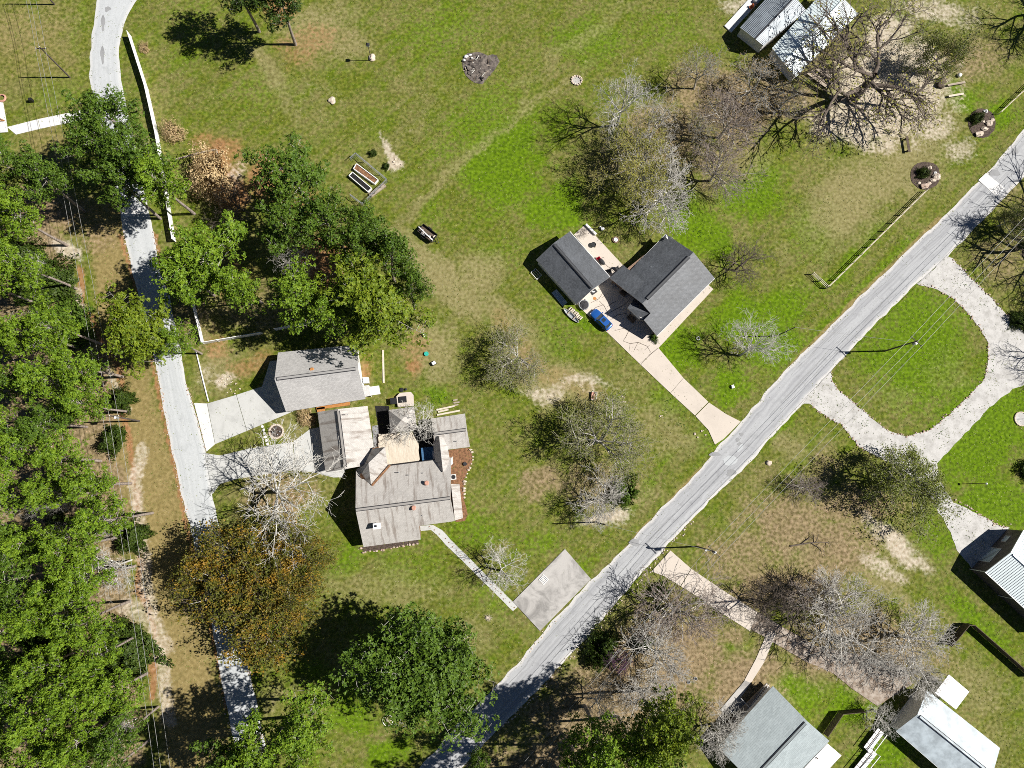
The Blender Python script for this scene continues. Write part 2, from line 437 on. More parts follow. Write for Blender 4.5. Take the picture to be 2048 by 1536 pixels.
def path(layer, pts, w, s=1.0, soft=0.6, wob=14):
    x = PXX + WX * wob; y = PYY + WY * wob
    d = np.full_like(XX, 1e9)
    for (x0, y0), (x1, y1) in zip(pts[:-1], pts[1:]):
        dx, dy = x1 - x0, y1 - y0; t = np.clip(((x - x0) * dx + (y - y0) * dy) / (dx * dx + dy * dy), 0, 1)
        d = np.minimum(d, np.hypot(x - x0 - t * dx, y - y0 - t * dy))
    d = d / w + (NA - 0.5) * 0.5
    put(layer, s * (1 - sstep(1 - soft, 1 + soft * 0.4, d)))
for a in [(1010, 320, 90, 120, 20, .95), (1110, 420, 70, 60, 0, .9), (1160, 500, 60, 50, 0, .7), (1290, 640, 70, 70, 0, .9), (1390, 450, 110, 60, 40, .85), (1500, 380, 80, 70, 0, .85),
          (1480, 640, 80, 60, 0, .95), (1550, 690, 80, 70, 0, .9), (1460, 770, 50, 40, 0, .9), (1360, 700, 60, 50, 0, .9), (1560, 620, 90, 60, -30, .8), (1440, 480, 50, 60, 0, .8), (1340, 800, 55, 40, 45, .55),
          (1110, 670, 70, 45, 40, .5), (1830, 690, 130, 150, 0, .8), (1960, 860, 110, 150, 20, .95), (2000, 1010, 90, 60, 0, .9), (1880, 1080, 60, 60, 50, .6), (1960, 1250, 120, 30, 42, .75), (870, 790, 40, 25, 0, .8), (800, 800, 40, 20, 0, .4),
          (1700, 1400, 60, 50, 0, .9), (1600, 1380, 70, 40, 0, .8), (1760, 1500, 60, 50, 0, .9), (880, 60, 120, 70, -30, .5), (1180, 80, 90, 60, 0, .65), (1330, 60, 110, 50, 0, .4), (950, 240, 130, 60, -40, .6), (380, 60, 60, 90, 0, .4),
          (120, 190, 70, 50, 0, .45), (1100, 250, 90, 50, -30, .5), (1630, 460, 80, 60, -40, .55), (1700, 520, 130, 20, -45, .7), (1560, 850, 70, 20, -45, .7), (1420, 870, 40, 60, 40, .55), (1290, 980, 120, 16, -47, .6), (1150, 1160, 80, 18, -47, .6),
          (1930, 190, 50, 50, 0, .8), (2000, 240, 60, 30, -42, .85), (1950, 330, 40, 20, -42, .4), (950, 1060, 70, 50, 0, .6), (820, 1130, 100, 60, 0, .4), (690, 1120, 30, 60, 20, .6), (730, 1230, 120, 40, 0, .35), (700, 1420, 60, 60, 0, .75), (640, 1340, 60, 30, 0, .5), (780, 1500, 50, 40, 0, .85), (980, 1200, 50, 50, 0, .4),
          (1080, 1090, 60, 30, 0, .55), (1160, 560, 20, 40, 0, .7), (1160, 640, 40, 20, 45, .8), (860, 420, 40, 60, 0, .4), (1000, 500, 60, 50, 0, .4), (1600, 1110, 40, 35, 0, .85), (1450, 1300, 60, 14, 0, .7), (770, 480, 20, 30, 0, .3), (530, 170, 100, 60, -40, .35), (560, 60, 60, 60, 0, .2), (240, 190, 6, 120, -5, .5), (1960, 1120, 40, 30, 0, .6), (160, 60, 10, 90, 0, .5)]:
    ell('lush', *a)
for a in [(60, 60, 120, 80, 0, .45), (640, 60, 90, 70, 0, .7), (700, 90, 40, 40, 0, .6), (880, 560, 160, 40, 40, .8), (960, 560, 60, 60, 0, .7), (1010, 640, 120, 40, 35, .6), (1100, 760, 130, 50, 20, .8), (1700, 400, 130, 80, -45, .75), (1800, 330, 120, 90, 0, .7), (1880, 240, 60, 90, 0, .5), (870, 700, 60, 80, 0, .7),
          (540, 150, 130, 26, 62, .55), (1150, 90, 200, 18, -38, .45), (1060, 220, 170, 18, -40, .5), (900, 350, 200, 16, -42, .55), (820, 250, 160, 20, -40, .35), (300, 430, 20, 60, 0, .3), (760, 330, 70, 50, 0, .3), (620, 200, 90, 60, 0, .3), (860, 180, 120, 40, 0, .25), (860, 1010, 20, 60, 0, .4), (1350, 880, 60, 60, 0, .5), (1310, 850, 60, 60, 0, .5), (770, 1180, 160, 50, 0, .45), (940, 1260, 50, 60, 0, .5), (690, 1330, 60, 30, 0, .4), (560, 1400, 50, 40, 0, .5),
          (1730, 1120, 120, 60, 40, .6), (1780, 1180, 120, 30, 42, .6), (1580, 890, 30, 40, 0, .6), (1960, 1380, 90, 60, 45, .5), (2000, 1480, 60, 60, 0, .4), (1560, 500, 30, 30, 0, .4), (1480, 320, 80, 60, 0, .5), (440, 740, 50, 60, 0, .8), (330, 470, 10, 60, 0, .5), (1060, 950, 60, 50, 0, .3), (1260, 760, 50, 40, 0, .4), (1900, 740, 60, 60, 0, .3), (1790, 790, 60, 40, 0, .3), (580, 850, 60, 30, 0, .5)]:
    ell('dry', *a)
for a in [(1790, 170, 125, 120, 0, 1.0), (1700, 250, 80, 40, 0, .8), (1760, 190, 110, 110, 0, .95), (1770, 110, 60, 90, 20, .95), (1850, 250, 60, 40, 0, .6), (1700, 230, 90, 40, 0, .75), (1870, 20, 100, 30, 10, .6), (1790, 1090, 110, 22, 40, .85), (1760, 1130, 60, 20, 40, .6), (1215, 1040, 60, 20, -10, .8), (1180, 770, 60, 18, 0, .6), (1090, 780, 60, 22, 0, .6), (780, 300, 12, 45, -35, 1.0), (790, 320, 18, 22, 0, 1.0), (1480, 10, 60, 18, 0, .6),
          (1920, 300, 40, 30, 0, .5), (460, 765, 30, 14, -30, .8), (420, 760, 20, 40, 0, .4), (135, 500, 40, 20, 20, .8), (165, 610, 30, 14, 50, .8), (1180, 560, 10, 10, 0, .3), (940, 820, 20, 10, 0, .2), (1280, 220, 30, 20, 0, .3), (480, 350, 20, 25, 0, .5)]:
    ell('sand', *a)
path('sand', [(285, 900), (268, 960), (280, 1060), (290, 1160), (320, 1300), (340, 1440)], 18, .62)
path('sand', [(255, 1215), (300, 1240), (330, 1290)], 26, .55)
path('sand', [(210, 730), (260, 820)], 8, .6)
path('sand', [(540, 1000), (640, 1010)], 30, .2)
for a in [(430, 320, 60, 55, 20, .8), (470, 380, 40, 60, 0, .8), (650, 520, 60, 70, 40, .9), (730, 590, 60, 40, 40, .9), (530, 350, 40, 60, 0, .8), (600, 420, 60, 40, 0, .8), (620, 90, 90, 40, -20, .45), (560, 20, 40, 30, 0, .7), (840, 700, 30, 60, 10, .4), (830, 740, 20, 14, 0, .7), (560, 1010, 80, 50, 0, .35), (600, 1000, 40, 40, 0, .3), (470, 560, 60, 60, 0, .5), (1420, 1110, 30, 40, 0, .2), (430, 700, 30, 40, 0, .5), (500, 730, 60, 30, 0, .5), (785, 812, 20, 12, 0, .5), (730, 735, 16, 40, 0, .6)]:
    ell('soil', *a)
path('soil', [(155, 540), (170, 620), (240, 740), (250, 860), (268, 960), (280, 1090), (275, 1160), (310, 1270), (305, 1400)], 9, .9, wob=22)
path('soil', [(240, 470), (268, 565), (314, 770), (352, 950), (372, 1050), (440, 1340), (452, 1420)], 5, .85, wob=5)
path('soil', [(310, 470), (320, 535)], 5, .8, wob=4)
for a in [(1210, 970, 120, 60, 10, .6), (1090, 960, 70, 30, 0, .7), (1300, 1330, 200, 120, -30, .95), (1200, 1420, 160, 120, -30, .95), (1480, 1400, 90, 120, 30, .85), (1620, 1080, 170, 110, 20, .75), (1480, 1120, 100, 60, 30, .6), (1720, 1010, 120, 50, 0, .7), (1560, 1180, 130, 50, 0, .8), (1720, 1300, 180, 90, 0, .85), (1540, 960, 60, 40, 0, .4), (1650, 930, 60, 50, 0, .5), (1480, 210, 110, 90, 0, .85), (1400, 180, 80, 60, 0, .7), (1330, 270, 130, 80, 0, .7), (1560, 200, 90, 60, 0, .7), (1640, 100, 90, 100, 0, .5), (1240, 320, 90, 60, 0, .5), (1330, 380, 90, 60, 0, .4), (1420, 330, 90, 70, 0, .5), (1200, 900, 90, 60, 0, .35), (1930, 110, 120, 70, 0, .6), (1990, 520, 70, 70, 0, .5), (2030, 420, 50, 60, 0, .4), (1040, 715, 70, 40, 0, .4), (560, 980, 100, 60, 0, .6), (60, 420, 130, 60, 0, .8), (200, 480, 60, 40, 0, .5), (380, 640, 60, 70, 0, .6), (1860, 1330, 60, 60, 0, .5), (1000, 1480, 120, 80, 0, .4), (1100, 1530, 160, 70, 0, .9), (500, 620, 180, 60, 0, .5)]:
    ell('litter', *a)
for yy in range(480, 1560, 60):      # needle and leaf floor of the wood
    xe = np.interp(yy, [480, 620, 740, 860, 1000, 1150, 1300, 1540], [120, 150, 215, 225, 250, 255, 270, 290])
    path('litter', [(-160, yy), (xe - 30, yy)], 45, .9)
path('tan', [(230, 740), (262, 850), (305, 1000), (330, 1130), (360, 1280), (390, 1440), (400, 1560)], 78, .95)
path('tan', [(215, 480), (225, 560), (235, 650), (270, 760)], 45, .85)
path('tan', [(60, 410), (150, 430), (230, 440)], 50, .7)
ell('tan', 100, 290, 90, 60, 0, .5); ell('tan', 60, 90, 140, 120, 0, .45); ell('tan', 1600, 560, 60, 30, 0, .3)
path('tan', [(1000, 640), (1090, 745), (1200, 790)], 24, .6)
path('tan', [(1880, 440), (1700, 615), (1560, 760)], 10, .8, wob=8)
path('tan', [(1060, 1310), (1190, 1165), (1400, 940)], 7, .8, wob=6)
path('lush', [(1830, 470), (1690, 610), (1560, 740)], 14, .55, wob=8)

nx, ny = len(GX), len(GY)
gm = bpy.data.meshes.new('lawn')
vz = np.zeros_like(XX)
gv = np.stack([XX, YY, vz], -1).reshape(-1, 3)
idx = np.arange(nx * ny).reshape(ny, nx)
gf = np.stack([idx[:-1, :-1], idx[:-1, 1:], idx[1:, 1:], idx[1:, :-1]], -1).reshape(-1, 4)
def np_mesh(me, v, f):
    k = f.shape[1]
    me.vertices.add(len(v)); me.vertices.foreach_set('co', np.ascontiguousarray(v, dtype=np.float32).ravel())
    me.loops.add(f.size); me.loops.foreach_set('vertex_index', np.ascontiguousarray(f, dtype=np.int32).ravel())
    me.polygons.add(len(f)); me.polygons.foreach_set('loop_start', np.arange(0, f.size, k, dtype=np.int32))
    me.update(calc_edges=True)
np_mesh(gm, gv, gf)
for nm, ks in (('cover_a', ('lush', 'dry', 'sand')), ('cover_b', ('soil', 'litter', 'tan'))):
    at = gm.attributes.new(nm, 'FLOAT_COLOR', 'POINT')
    c = np.ones((nx * ny, 4), dtype=np.float32)
    for i, k in enumerate(ks): c[:, i] = LAY[k].ravel()
    at.data.foreach_set('color', c.ravel())

def ground_mat():
    m, nt, bs = new_mat('lawn_ground')
    ve = coords(nt, 'pos')
    A = nd(nt, 'Attribute', attribute_name='cover_a'); B = nd(nt, 'Attribute', attribute_name='cover_b')
    sa = nd(nt, 'SeparateColor'); nt.links.new(A.outputs['Color'], sa.inputs[0])
    sb = nd(nt, 'SeparateColor'); nt.links.new(B.outputs['Color'], sb.inputs[0])
    tuft = noise_n(nt, ve, 1.7, 8, 0.8); fine = noise_n(nt, ve, 3.4, 8, 0.85); mid = noise_n(nt, ve, 0.55, 5, 0.65); big = noise_n(nt, ve, 0.11, 4, 0.6)
    mow = noise_n(nt, turned(nt, math.radians(-44), (0.045, 0.5, 1)), 1.0, 5, 0.7)
    cl = noise_n(nt, ve, 1.25, 5, 0.7)
    g = mixc(nt, ramp(nt, tuft, 0.41, 0.60), (0.060, 0.082, 0.005), (0.205, 0.232, 0.030))
    g = mixc(nt, math_n(nt, 'MULTIPLY', ramp(nt, noise_n(nt, ve, 0.2, 5, 0.7), 0.47, 0.60), 0.65), g, mixc(nt, ramp(nt, tuft, 0.41, 0.60), (0.060, 0.105, 0.004), (0.175, 0.25, 0.012)))
    dr = math_n(nt, 'ADD', math_n(nt, 'ADD', math_n(nt, 'MULTIPLY', big, 0.35), math_n(nt, 'MULTIPLY', mow, 0.5)), math_n(nt, 'MULTIPLY', mid, 0.4))
    g = mixc(nt, math_n(nt, 'MULTIPLY', ramp(nt, dr, 0.52, 0.76), 0.72), g, mixc(nt, ramp(nt, tuft, 0.38, 0.62), (0.16, 0.13, 0.05), (0.36, 0.31, 0.145)))
    g = mixc(nt, math_n(nt, 'MULTIPLY', ramp(nt, cl, 0.48, 0.62), 0.6), g, (0.075, 0.135, 0.006))
    def layer(col, w, c1, c2, amt=1.0, jit=1.0):
        n = math_n(nt, 'ADD', math_n(nt, 'MULTIPLY', tuft, 0.5), math_n(nt, 'MULTIPLY', cl, 0.5))
        wj = math_n(nt, 'ADD', w, math_n(nt, 'MULTIPLY', math_n(nt, 'SUBTRACT', n, 0.5), 2.5 * jit))
        cc = mixc(nt, ramp(nt, tuft, 0.40, 0.60), c1, c2)
        return mixc(nt, math_n(nt, 'MULTIPLY', ramp(nt, wj, 0.15, 0.85), amt), col, cc)
    g = layer(g, sa.outputs[0], (0.055, 0.108, 0.002), (0.165, 0.285, 0.005), 0.92)
    g = layer(g, sa.outputs[1], (0.24, 0.20, 0.085), (0.37, 0.32, 0.17), 0.78)
    g = layer(g, sb.outputs[2], (0.22, 0.165, 0.065), (0.36, 0.275, 0.125), 0.9)
    g = layer(g, sb.outputs[1], (0.135, 0.092, 0.050), (0.43, 0.315, 0.205), 0.84)
    g = layer(g, sb.outputs[0], (0.27, 0.125, 0.055), (0.44, 0.24, 0.12), 0.9)
    g = layer(g, sa.outputs[2], (0.42, 0.34, 0.25), (0.70, 0.62, 0.52), 0.9)
    g = mixc(nt, math_n(nt, 'MULTIPLY', ramp(nt, fine, 0.47, 0.61), 0.72), g, mixc(nt, 1.0, g, (0.30, 0.32, 0.26), 'MULTIPLY'))
    g = mixc(nt, math_n(nt, 'MULTIPLY', ramp(nt, mow, 0.50, 0.58), 0.28), g, mixc(nt, 1.0, g, (0.62, 0.70, 0.5), 'MULTIPLY'))
    sp = noise_n(nt, ve, 4.2, 2, 0.5)
    g = mixc(nt, math_n(nt, 'MULTIPLY', ramp(nt, sp, 0.66, 0.74), 0.55), g, (0.50, 0.43, 0.30))
    nt.links.new(g, bs.inputs['Base Color']); bs.inputs['Roughness'].default_value = 0.95
    bs.inputs['Specular IOR Level'].default_value = 0.1
    hb = math_n(nt, 'ADD', math_n(nt, 'MULTIPLY', tuft, 0.6), math_n(nt, 'MULTIPLY', fine, 0.5))
    bump(nt, bs, hb, 0.8, 0.12)
    return m
gm.materials.append(ground_mat())
lawn = bpy.data.objects.new('lawn', gm); COL.objects.link(lawn); lawn['kind'] = 'structure'

# ------------------------------------------------------------------ roads, drives, slabs
def resample(pts, n):
    pts = [Vector(p) for p in pts]; d = [0]
    for a, b in zip(pts[:-1], pts[1:]): d.append(d[-1] + (b - a).length)
    out = []
    for i in range(n):
        t = d[-1] * i / (n - 1); k = max(j for j in range(len(d)) if d[j] <= t + 1e-9); k = min(k, len(pts) - 2)
        out.append(pts[k].lerp(pts[k + 1], (t - d[k]) / max(1e-6, d[k + 1] - d[k])))
    return out, d[-1]
def road(name, left, right, z, mat, n=160, jit=0.22, cross=5):
    a, la = resample(L(left, z), n); b, _ = resample(L(right, z), n)
    mb = MB(); vs = []
    for i in range(n):
        s = (b[i] - a[i]).normalized()
        ja = jit * (mnoise.noise(Vector((i * 0.45, 3.1, z * 50))) + 0.6 * mnoise.noise(Vector((i * 1.7, 9, 1)))); jb = jit * (mnoise.noise(Vector((i * 0.45, 8.7, z * 90))) + 0.6 * mnoise.noise(Vector((i * 1.7, 4, 6))))
        A = a[i] + s * ja; B = b[i] + s * jb
        for c in range(cross + 1):
            v = A.lerp(B, c / cross); crown = 0.03 * (1 - (2 * c / cross - 1) ** 2)
            vs.append((v.x, v.y, z + crown - (0.045 if c in (0, cross) else 0)))
    w = cross + 1
    fs = [(i * w + c, i * w + c + 1, (i + 1) * w + c + 1, (i + 1) * w + c) for i in range(n - 1) for c in range(cross)]
    mb.add(vs, fs)
    for k, f in enumerate(fs): mb.uv[k] = [((q // w) * la / n, (q % w) / cross) for q in f]
    o = mb.obj(name, mat, smooth=True); o['kind'] = 'structure'
    return o
lane = road('lane', [(196, -60), (193, 0), (185, 65), (180, 117), (178, 156), (205, 270), (233, 380), (247, 466), (268, 560), (305, 695), (319, 770), (336, 864), (359, 976), (375, 1033), (388, 1086), (412, 1200), (435, 1313), (445, 1383), (464, 1462), (484, 1560)],
     [(310, -60), (273, 0), (250, 42), (240, 78), (238, 117), (243, 167), (266, 275), (289, 380), (307, 469), (318, 531), (339, 596), (357, 687), (374, 770), (391, 825), (409, 895), (427, 1005), (437, 1046), (467, 1200), (495, 1331), (507, 1378), (525, 1462), (548, 1560)], 0.05, MT['lane'])
roadL = [(760, 1610), (838, 1536), (927, 1438), (1034, 1329), (1109, 1237), (1182, 1162), (1252, 1096), (1286, 1054), (1396, 942), (1432, 897), (1485, 842), (1536, 780), (1596, 716), (1692, 622), (1817, 500), (1874, 445), (1927, 393), (1984, 336), (2046, 260), (2140, 165)]
roadR = [(850, 1620), (945, 1511), (1000, 1456), (1086, 1370), (1167, 1282), (1230, 1208), (1300, 1130), (1338, 1085), (1385, 1039), (1427, 994), (1480, 945), (1510, 916), (1536, 882), (1601, 812), (1661, 742), (1740, 660), (1825, 575), (1880, 528), (1945, 462), (2040, 362), (2140, 262)]
street = road('street', roadL, roadR, 0.07, MT['asphalt'], 200, 0.3)

def sheet(name, pts, z, mat, parent=None, depth=0.12, hole=None, wob=0.0):
    pl = [Vector((p.x, p.y)) for p in L(pts, z)]
    if wob:
        out = []
        for i in range(len(pl)):
            a, b = pl[i], pl[(i + 1) % len(pl)]; k = max(1, int((b - a).length / 0.9)); nrm = Vector((-(b - a).y, (b - a).x)).normalized()
            for j in range(k):
                q = a.lerp(b, j / k); out.append(q + nrm * wob * mnoise.noise(Vector((q.x * 0.9, q.y * 0.9, z))))
        pl = out
    mb = MB(); mb.prism([(p.x, p.y) for p in pl], z - depth, z)
    o = mb.obj(name, mat, parent)
    if parent is None: o['kind'] = 'structure'
    return o
def drive(name):
    o = bpy.data.objects.new(name, None); COL.objects.link(o); o['kind'] = 'structure'; o['_org'] = [0.0, 0.0, 0.0]
    return o
def strips(name, lines, w, z, mat, parent=None):
    for ln in lines:
        mb = MB(); a = [(p.x, p.y) for p in L(ln, z)]
        vs = []
        for i, p in enumerate(a):
            q0, q1 = Vector(a[max(i - 1, 0)]), Vector(a[min(i + 1, len(a) - 1)]); d = (q1 - q0).normalized(); nrm = Vector((-d.y, d.x)) * w / 2 * (0.5 if i in (0, len(a) - 1) else 1)
            vs += [(p[0] - nrm.x, p[1] - nrm.y, z), (p[0] + nrm.x, p[1] + nrm.y, z)]
        mb.add(vs, [(2 * i, 2 * i + 2, 2 * i + 3, 2 * i + 1) for i in range(len(a) - 1)])
        mb.obj(name, mat, parent)

# concrete drive of the charcoal house: joints split it into slabs
d1 = drive('driveway')
LE = [(1216, 666), (1279, 727), (1341, 786), (1390, 831), (1417, 860), (1430, 889)]
RE = [(1290, 668), (1317, 696), (1367, 756), (1417, 804), (1452, 828), (1481, 842)]
def gapped(a0, a1, b1, b0):
    f = 0.004
    l = lambda p, q, t: (p[0] + (q[0] - p[0]) * t, p[1] + (q[1] - p[1]) * t)
    return [l(a0, a1, f), l(a0, a1, 1 - f), l(b0, b1, 1 - f), l(b0, b1, f)]
sheet('slab', [(1167, 622), (1216, 666), (1279, 727), (1317, 696), (1427, 578), (1412, 566), (1330, 600), (1260, 548), (1246, 530.5), (1170.5, 449), (1148, 469), (1190, 520), (1178, 560), (1150, 604)], 0.085, MT['concrete_warm'], d1)
for i in (1, 2):
    sheet('slab', gapped(LE[i], LE[i + 1], RE[i + 1], RE[i]), 0.085, MT['concrete_warm'], d1)
sheet('slab', [(1391, 832), (1417, 860), (1430, 889), (1447, 878), (1470, 855), (1481, 843), (1452, 828), (1418, 805)], 0.105, MT['concrete_warm'], d1)
CR = lambda ls, ox, oy, s: [[(ox + x / s, oy + y / s) for x, y in l] for l in ls]
strips('crack', CR([[(690, 870), (760, 835), (790, 790)], [(760, 850), (800, 890), (830, 950), (815, 1000)], [(830, 950), (870, 925), (940, 890), (990, 850)], [(845, 1000), (900, 960), (1010, 940)],
    [(820, 900), (860, 870), (900, 850)], [(880, 1080), (960, 1060), (990, 1080), (965, 1130), (945, 1160)], [(990, 1080), (1035, 1040)], [(945, 1160), (1000, 1180), (1060, 1170), (1130, 1200), (1160, 1250)], [(1060, 1170), (1030, 1230), (1060, 1225)],
    [(1000, 1180), (990, 1240)], [(1085, 1335), (1150, 1265), (1215, 1212)], [(780, 830), (830, 790)], [(700, 930), (740, 900), (800, 880)], [(840, 1060), (880, 1060)], [(1110, 1230), (1150, 1190)], [(760, 530), (790, 520), (800, 515)], [(800, 560), (830, 590), (880, 610)], [(1130, 1150), (1190, 1190)]], 1000, 380, 3.84), 0.10, 0.09, MT['crack'], d1)
strips('crack', [[(1415, 871), (1428, 893)]], 0.05, 0.11, MT['crack'], d1)
sheet('rust_spot', [(1186, 595), (1190, 593), (1194, 598), (1190, 600), (1186, 599)], 0.0895, MT['rust'], d1, 0.003)

d2 = drive('driveway')
sheet('slab', [(388, 806), (413.5, 807), (429.5, 888.5), (413, 903)], 0.09, MT['concrete_white'], d2)
sheet('slab', [(414.5, 807), (472, 790), (493, 862), (430.5, 888)], 0.09, MT['concrete'], d2)
sheet('slab', [(473, 789.7), (524, 773), (540, 722), (562, 720), (574, 824), (588, 822), (512, 854), (494, 861.5)], 0.09, MT['concrete'], d2)
d3 = drive('driveway')
sheet('slab', [(410, 906), (440, 911), (500, 897), (585.5, 884), (589.5, 940), (540, 947), (480, 956), (440, 968), (425, 988)], 0.09, MT['concrete'], d3, wob=0.05)
sheet('slab', [(587, 883.6), (620, 858), (660, 850), (700, 935), (690, 941), (687, 954), (667, 955), (633, 946), (591, 940)], 0.09, MT['concrete'], d3)
d4 = drive('driveway')
sheet('slab', [(1341, 1101), (1303, 1143), (1328, 1152), (1361, 1172), (1382, 1137)], 0.095, MT['concrete_warm'], d4)
sheet('slab', [(1383, 1138), (1362, 1173), (1400, 1196), (1443, 1226), (1500, 1262), (1515, 1224), (1453, 1185)], 0.095, MT['concrete_warm'], d4)
sheet('slab', [(1516, 1225), (1501, 1258), (1610, 1322), (1632, 1292)], 0.095, MT['shaded_leafy_slab'], d4, wob=0.1)
sheet('slab', [(1633, 1292.5), (1611, 1322.5), (1666, 1346), (1705, 1378), (1755, 1412), (1825, 1368), (1812, 1336), (1735, 1312)], 0.095, MT['shaded_leafy_slab'], d4, wob=0.1)
sheet('footpath', [(1536, 1262), (1552, 1268), (1528, 1325), (1502, 1366), (1489, 1361), (1512, 1318)], 0.105, MT['concrete_warm'])
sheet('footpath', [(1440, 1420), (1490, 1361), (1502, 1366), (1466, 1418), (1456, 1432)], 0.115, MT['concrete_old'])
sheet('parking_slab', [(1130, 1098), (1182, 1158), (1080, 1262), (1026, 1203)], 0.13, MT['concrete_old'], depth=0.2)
d5 = drive('driveway')
sheet('slab', [(14, 254), (75, 238.5), (80, 257.5), (32, 269)], 0.065, MT['concrete_white'], d5)
sheet('slab', [(76, 238.2), (192, 214), (196, 233), (81, 257.2)], 0.065, MT['concrete_white'], d5)
sheet('concrete_pad', [(-40, 200), (6, 205), (14, 250), (16, 264), (-40, 268)], 0.07, MT['concrete_white'])
IN = [(1661, 742), (1664, 762), (1682, 786), (1716, 812), (1749, 841), (1781, 864), (1812, 873), (1859, 861), (1921, 809), (1963, 765), (1971, 750), (1976, 718), (1976, 685), (1960, 656), (1937, 627), (1906, 596), (1874, 578), (1835, 569)]
OUT_A = [(1601, 812), (1619, 806), (1640, 826), (1682, 848), (1718, 893), (1744, 908), (1790, 930), (1840, 962), (1866, 1002), (1895, 1054), (1914, 1100), (1945, 1138), (1990, 1090), (2020, 1056), (1994, 1049), (1953, 1026), (1906, 1005), (1880, 960), (1874, 927), (1908, 890), (1937, 859), (1979, 815), (2025, 778), (2070, 760), (2140, 740), (2140, 700), (2060, 672), (2031, 648), (1979, 593), (1937, 552), (1906, 518), (1895, 512)]
sheet('gravel_drive', IN + [(1850, 552), (1880, 527)] + OUT_A[::-1], 0.045, MT['gravel'], wob=0.35)
sheet('garden_path', [(838, 1052), (866, 1050), (884, 1060), (902, 1080), (1036, 1214), (1026, 1222), (892, 1090), (874, 1070), (862, 1060), (842, 1062)], 0.06, MT['concrete'], wob=0.08)
for i, (a, b) in enumerate([((1430, 908), (11, 5)), ((1462, 945), (9, 8)), ((1475, 880), (4, 4)), ((1483, 869), (4, 3)), ((1480, 889), (5, 4)), ((1270, 1085), (10, 8)), ((1990, 345), (10, 8)), ((2030, 303), (6, 8)), ((215, 18), (6, 5)), ((206, 46), (4, 14)), ((205, 110), (4, 16))]):
    pl = [(a[0] + b[0] * math.cos(t) * (1 + 0.3 * math.sin(3 * t + i)), a[1] + b[1] * math.sin(t) * (1 + 0.25 * math.cos(2 * t + i))) for t in [k * math.pi / 7 for k in range(14)]]
    sheet('tar_patch', pl, 0.112 if i < 8 else 0.09, MT['patch'], street if i < 8 else lane, 0.02)
for pl in ([(1446, 918), (1456, 911), (1468, 912), (1476, 918), (1472, 926), (1460, 932), (1450, 930)], [(1476, 896), (1482, 888), (1486, 888), (1485, 897), (1478, 904), (1473, 903)]):
    sheet('tar_patch', pl, 0.116, MT['pale_patch'], street, 0.02)
rr = random.Random(12)
def road_cracks(n, lft, rgt, z, parent, w=0.06):
    a, la = resample(L(lft, z), 240); b, _ = resample(L(rgt, z), 240)
    for _i in range(n):
        i0 = rr.randint(5, 225); t = rr.choice([0.2, 0.33, 0.5, 0.68, 0.8]) + rr.uniform(-.04, .04); k = rr.randint(5, 34); pts = []
        for i in range(i0, min(i0 + k, 238)):
            t += rr.gauss(0, .006); v = a[i].lerp(b[i], t); pts.append((v.x, v.y, z + 0.03 * (1 - (2 * t - 1) ** 2) + 0.006))
        if len(pts) < 3: continue
        mb = MB(); vs = []
        for i, q in enumerate(pts):
            d_ = Vector(pts[min(i + 1, len(pts) - 1)]) - Vector(pts[max(i - 1, 0)]); nn = Vector((-d_.y, d_.x, 0)).normalized() * w * rr.uniform(.3, .8); vs += [Vector(q) - nn, Vector(q) + nn]
        mb.add(vs, [(2 * i, 2 * i + 2, 2 * i + 3, 2 * i + 1) for i in range(len(pts) - 1)]); mb.obj('tar_seam', MT['patch'], parent)
road_cracks(34, roadL, roadR, 0.07, street)
# concrete culvert tops
for pl, lb in (([(1957, 360), (1972, 346), (2010, 376), (1994, 394)], 'pale concrete culvert slab beside the street at the right edge'), ([(243, 424), (291, 414), (293, 425), (246, 437)], 'pale concrete strip across the shaded lane under the pines')):
    tag(sheet('culvert_slab', pl, 0.14, MT['concrete_white'], None, 0.16), lb, 'slab', kind='thing')

# ------------------------------------------------------------------ building helpers
def roof_face(root, pts, mat, thick=0.16, name='roof_slope', under=None):
    pts = [Vector(p) for p in pts]
    n = Vector((0, 0, 0))
    for a, b in zip(pts, pts[1:] + pts[:1]): n += a.cross(b)
    if n.z < 0: pts.reverse(); n = -n
    n.normalize()
    u = Vector((-n.y, n.x, 0)); u = u.normalized() if u.length > 1e-4 else Vector((1, 0, 0)); v = n.cross(u)
    k = len(pts); mb = MB()
    mb.add(pts + [p - Vector((0, 0, thick)) for p in pts], [tuple(range(k)), tuple(range(k, 2 * k))[::-1]])
    mb.add([], [])
    for i in range(k): mb.f.append((i, i + k, (i + 1) % k + k, (i + 1) % k)); mb.m.append(1)
    mb.m[1] = 1
    for fi, f in enumerate(mb.f): mb.uv[fi] = [(Vector(mb.v[q]).dot(u), Vector(mb.v[q]).dot(v)) for q in f]
    return mb.obj(name, [mat, under or MT['trim']], root)
def ridge_cap(root, a, b, mat, w=0.34, lines=True, s=0.03):
    a, b = Vector(a), Vector(b); d = (b - a) * s; a, b = a + d, b - d; up = Vector((0, 0, 1))
    if lines: MB().beam(a + up * 0.02, b + up * 0.02, w + 0.24, 0.10).obj('ridge_vent_shade', MT['ridge'], root)  # near-black strip stands in for the shadow gaps on both sides of the cap
    MB().beam(a + up * 0.10, b + up * 0.10, w, 0.10).obj('ridge_cap', mat, root)
def wall_prism(root, poly, z1, mat, z0=0.0, name='wall'):
    return MB().prism([(p[0], p[1]) for p in poly], z0, z1).obj(name, mat, root)
def slab_poly(root, pts, thickvec, mat, name):
    k = len(pts); mb = MB(); pts = [Vector(p) for p in pts]; t = Vector(thickvec)
    mb.add(pts + [p + t for p in pts], [tuple(range(k)), tuple(range(k, 2 * k))[::-1]] + [(i, i + k, (i + 1) % k + k, (i + 1) % k) for i in range(k)])
    return mb.obj(name, mat, root)
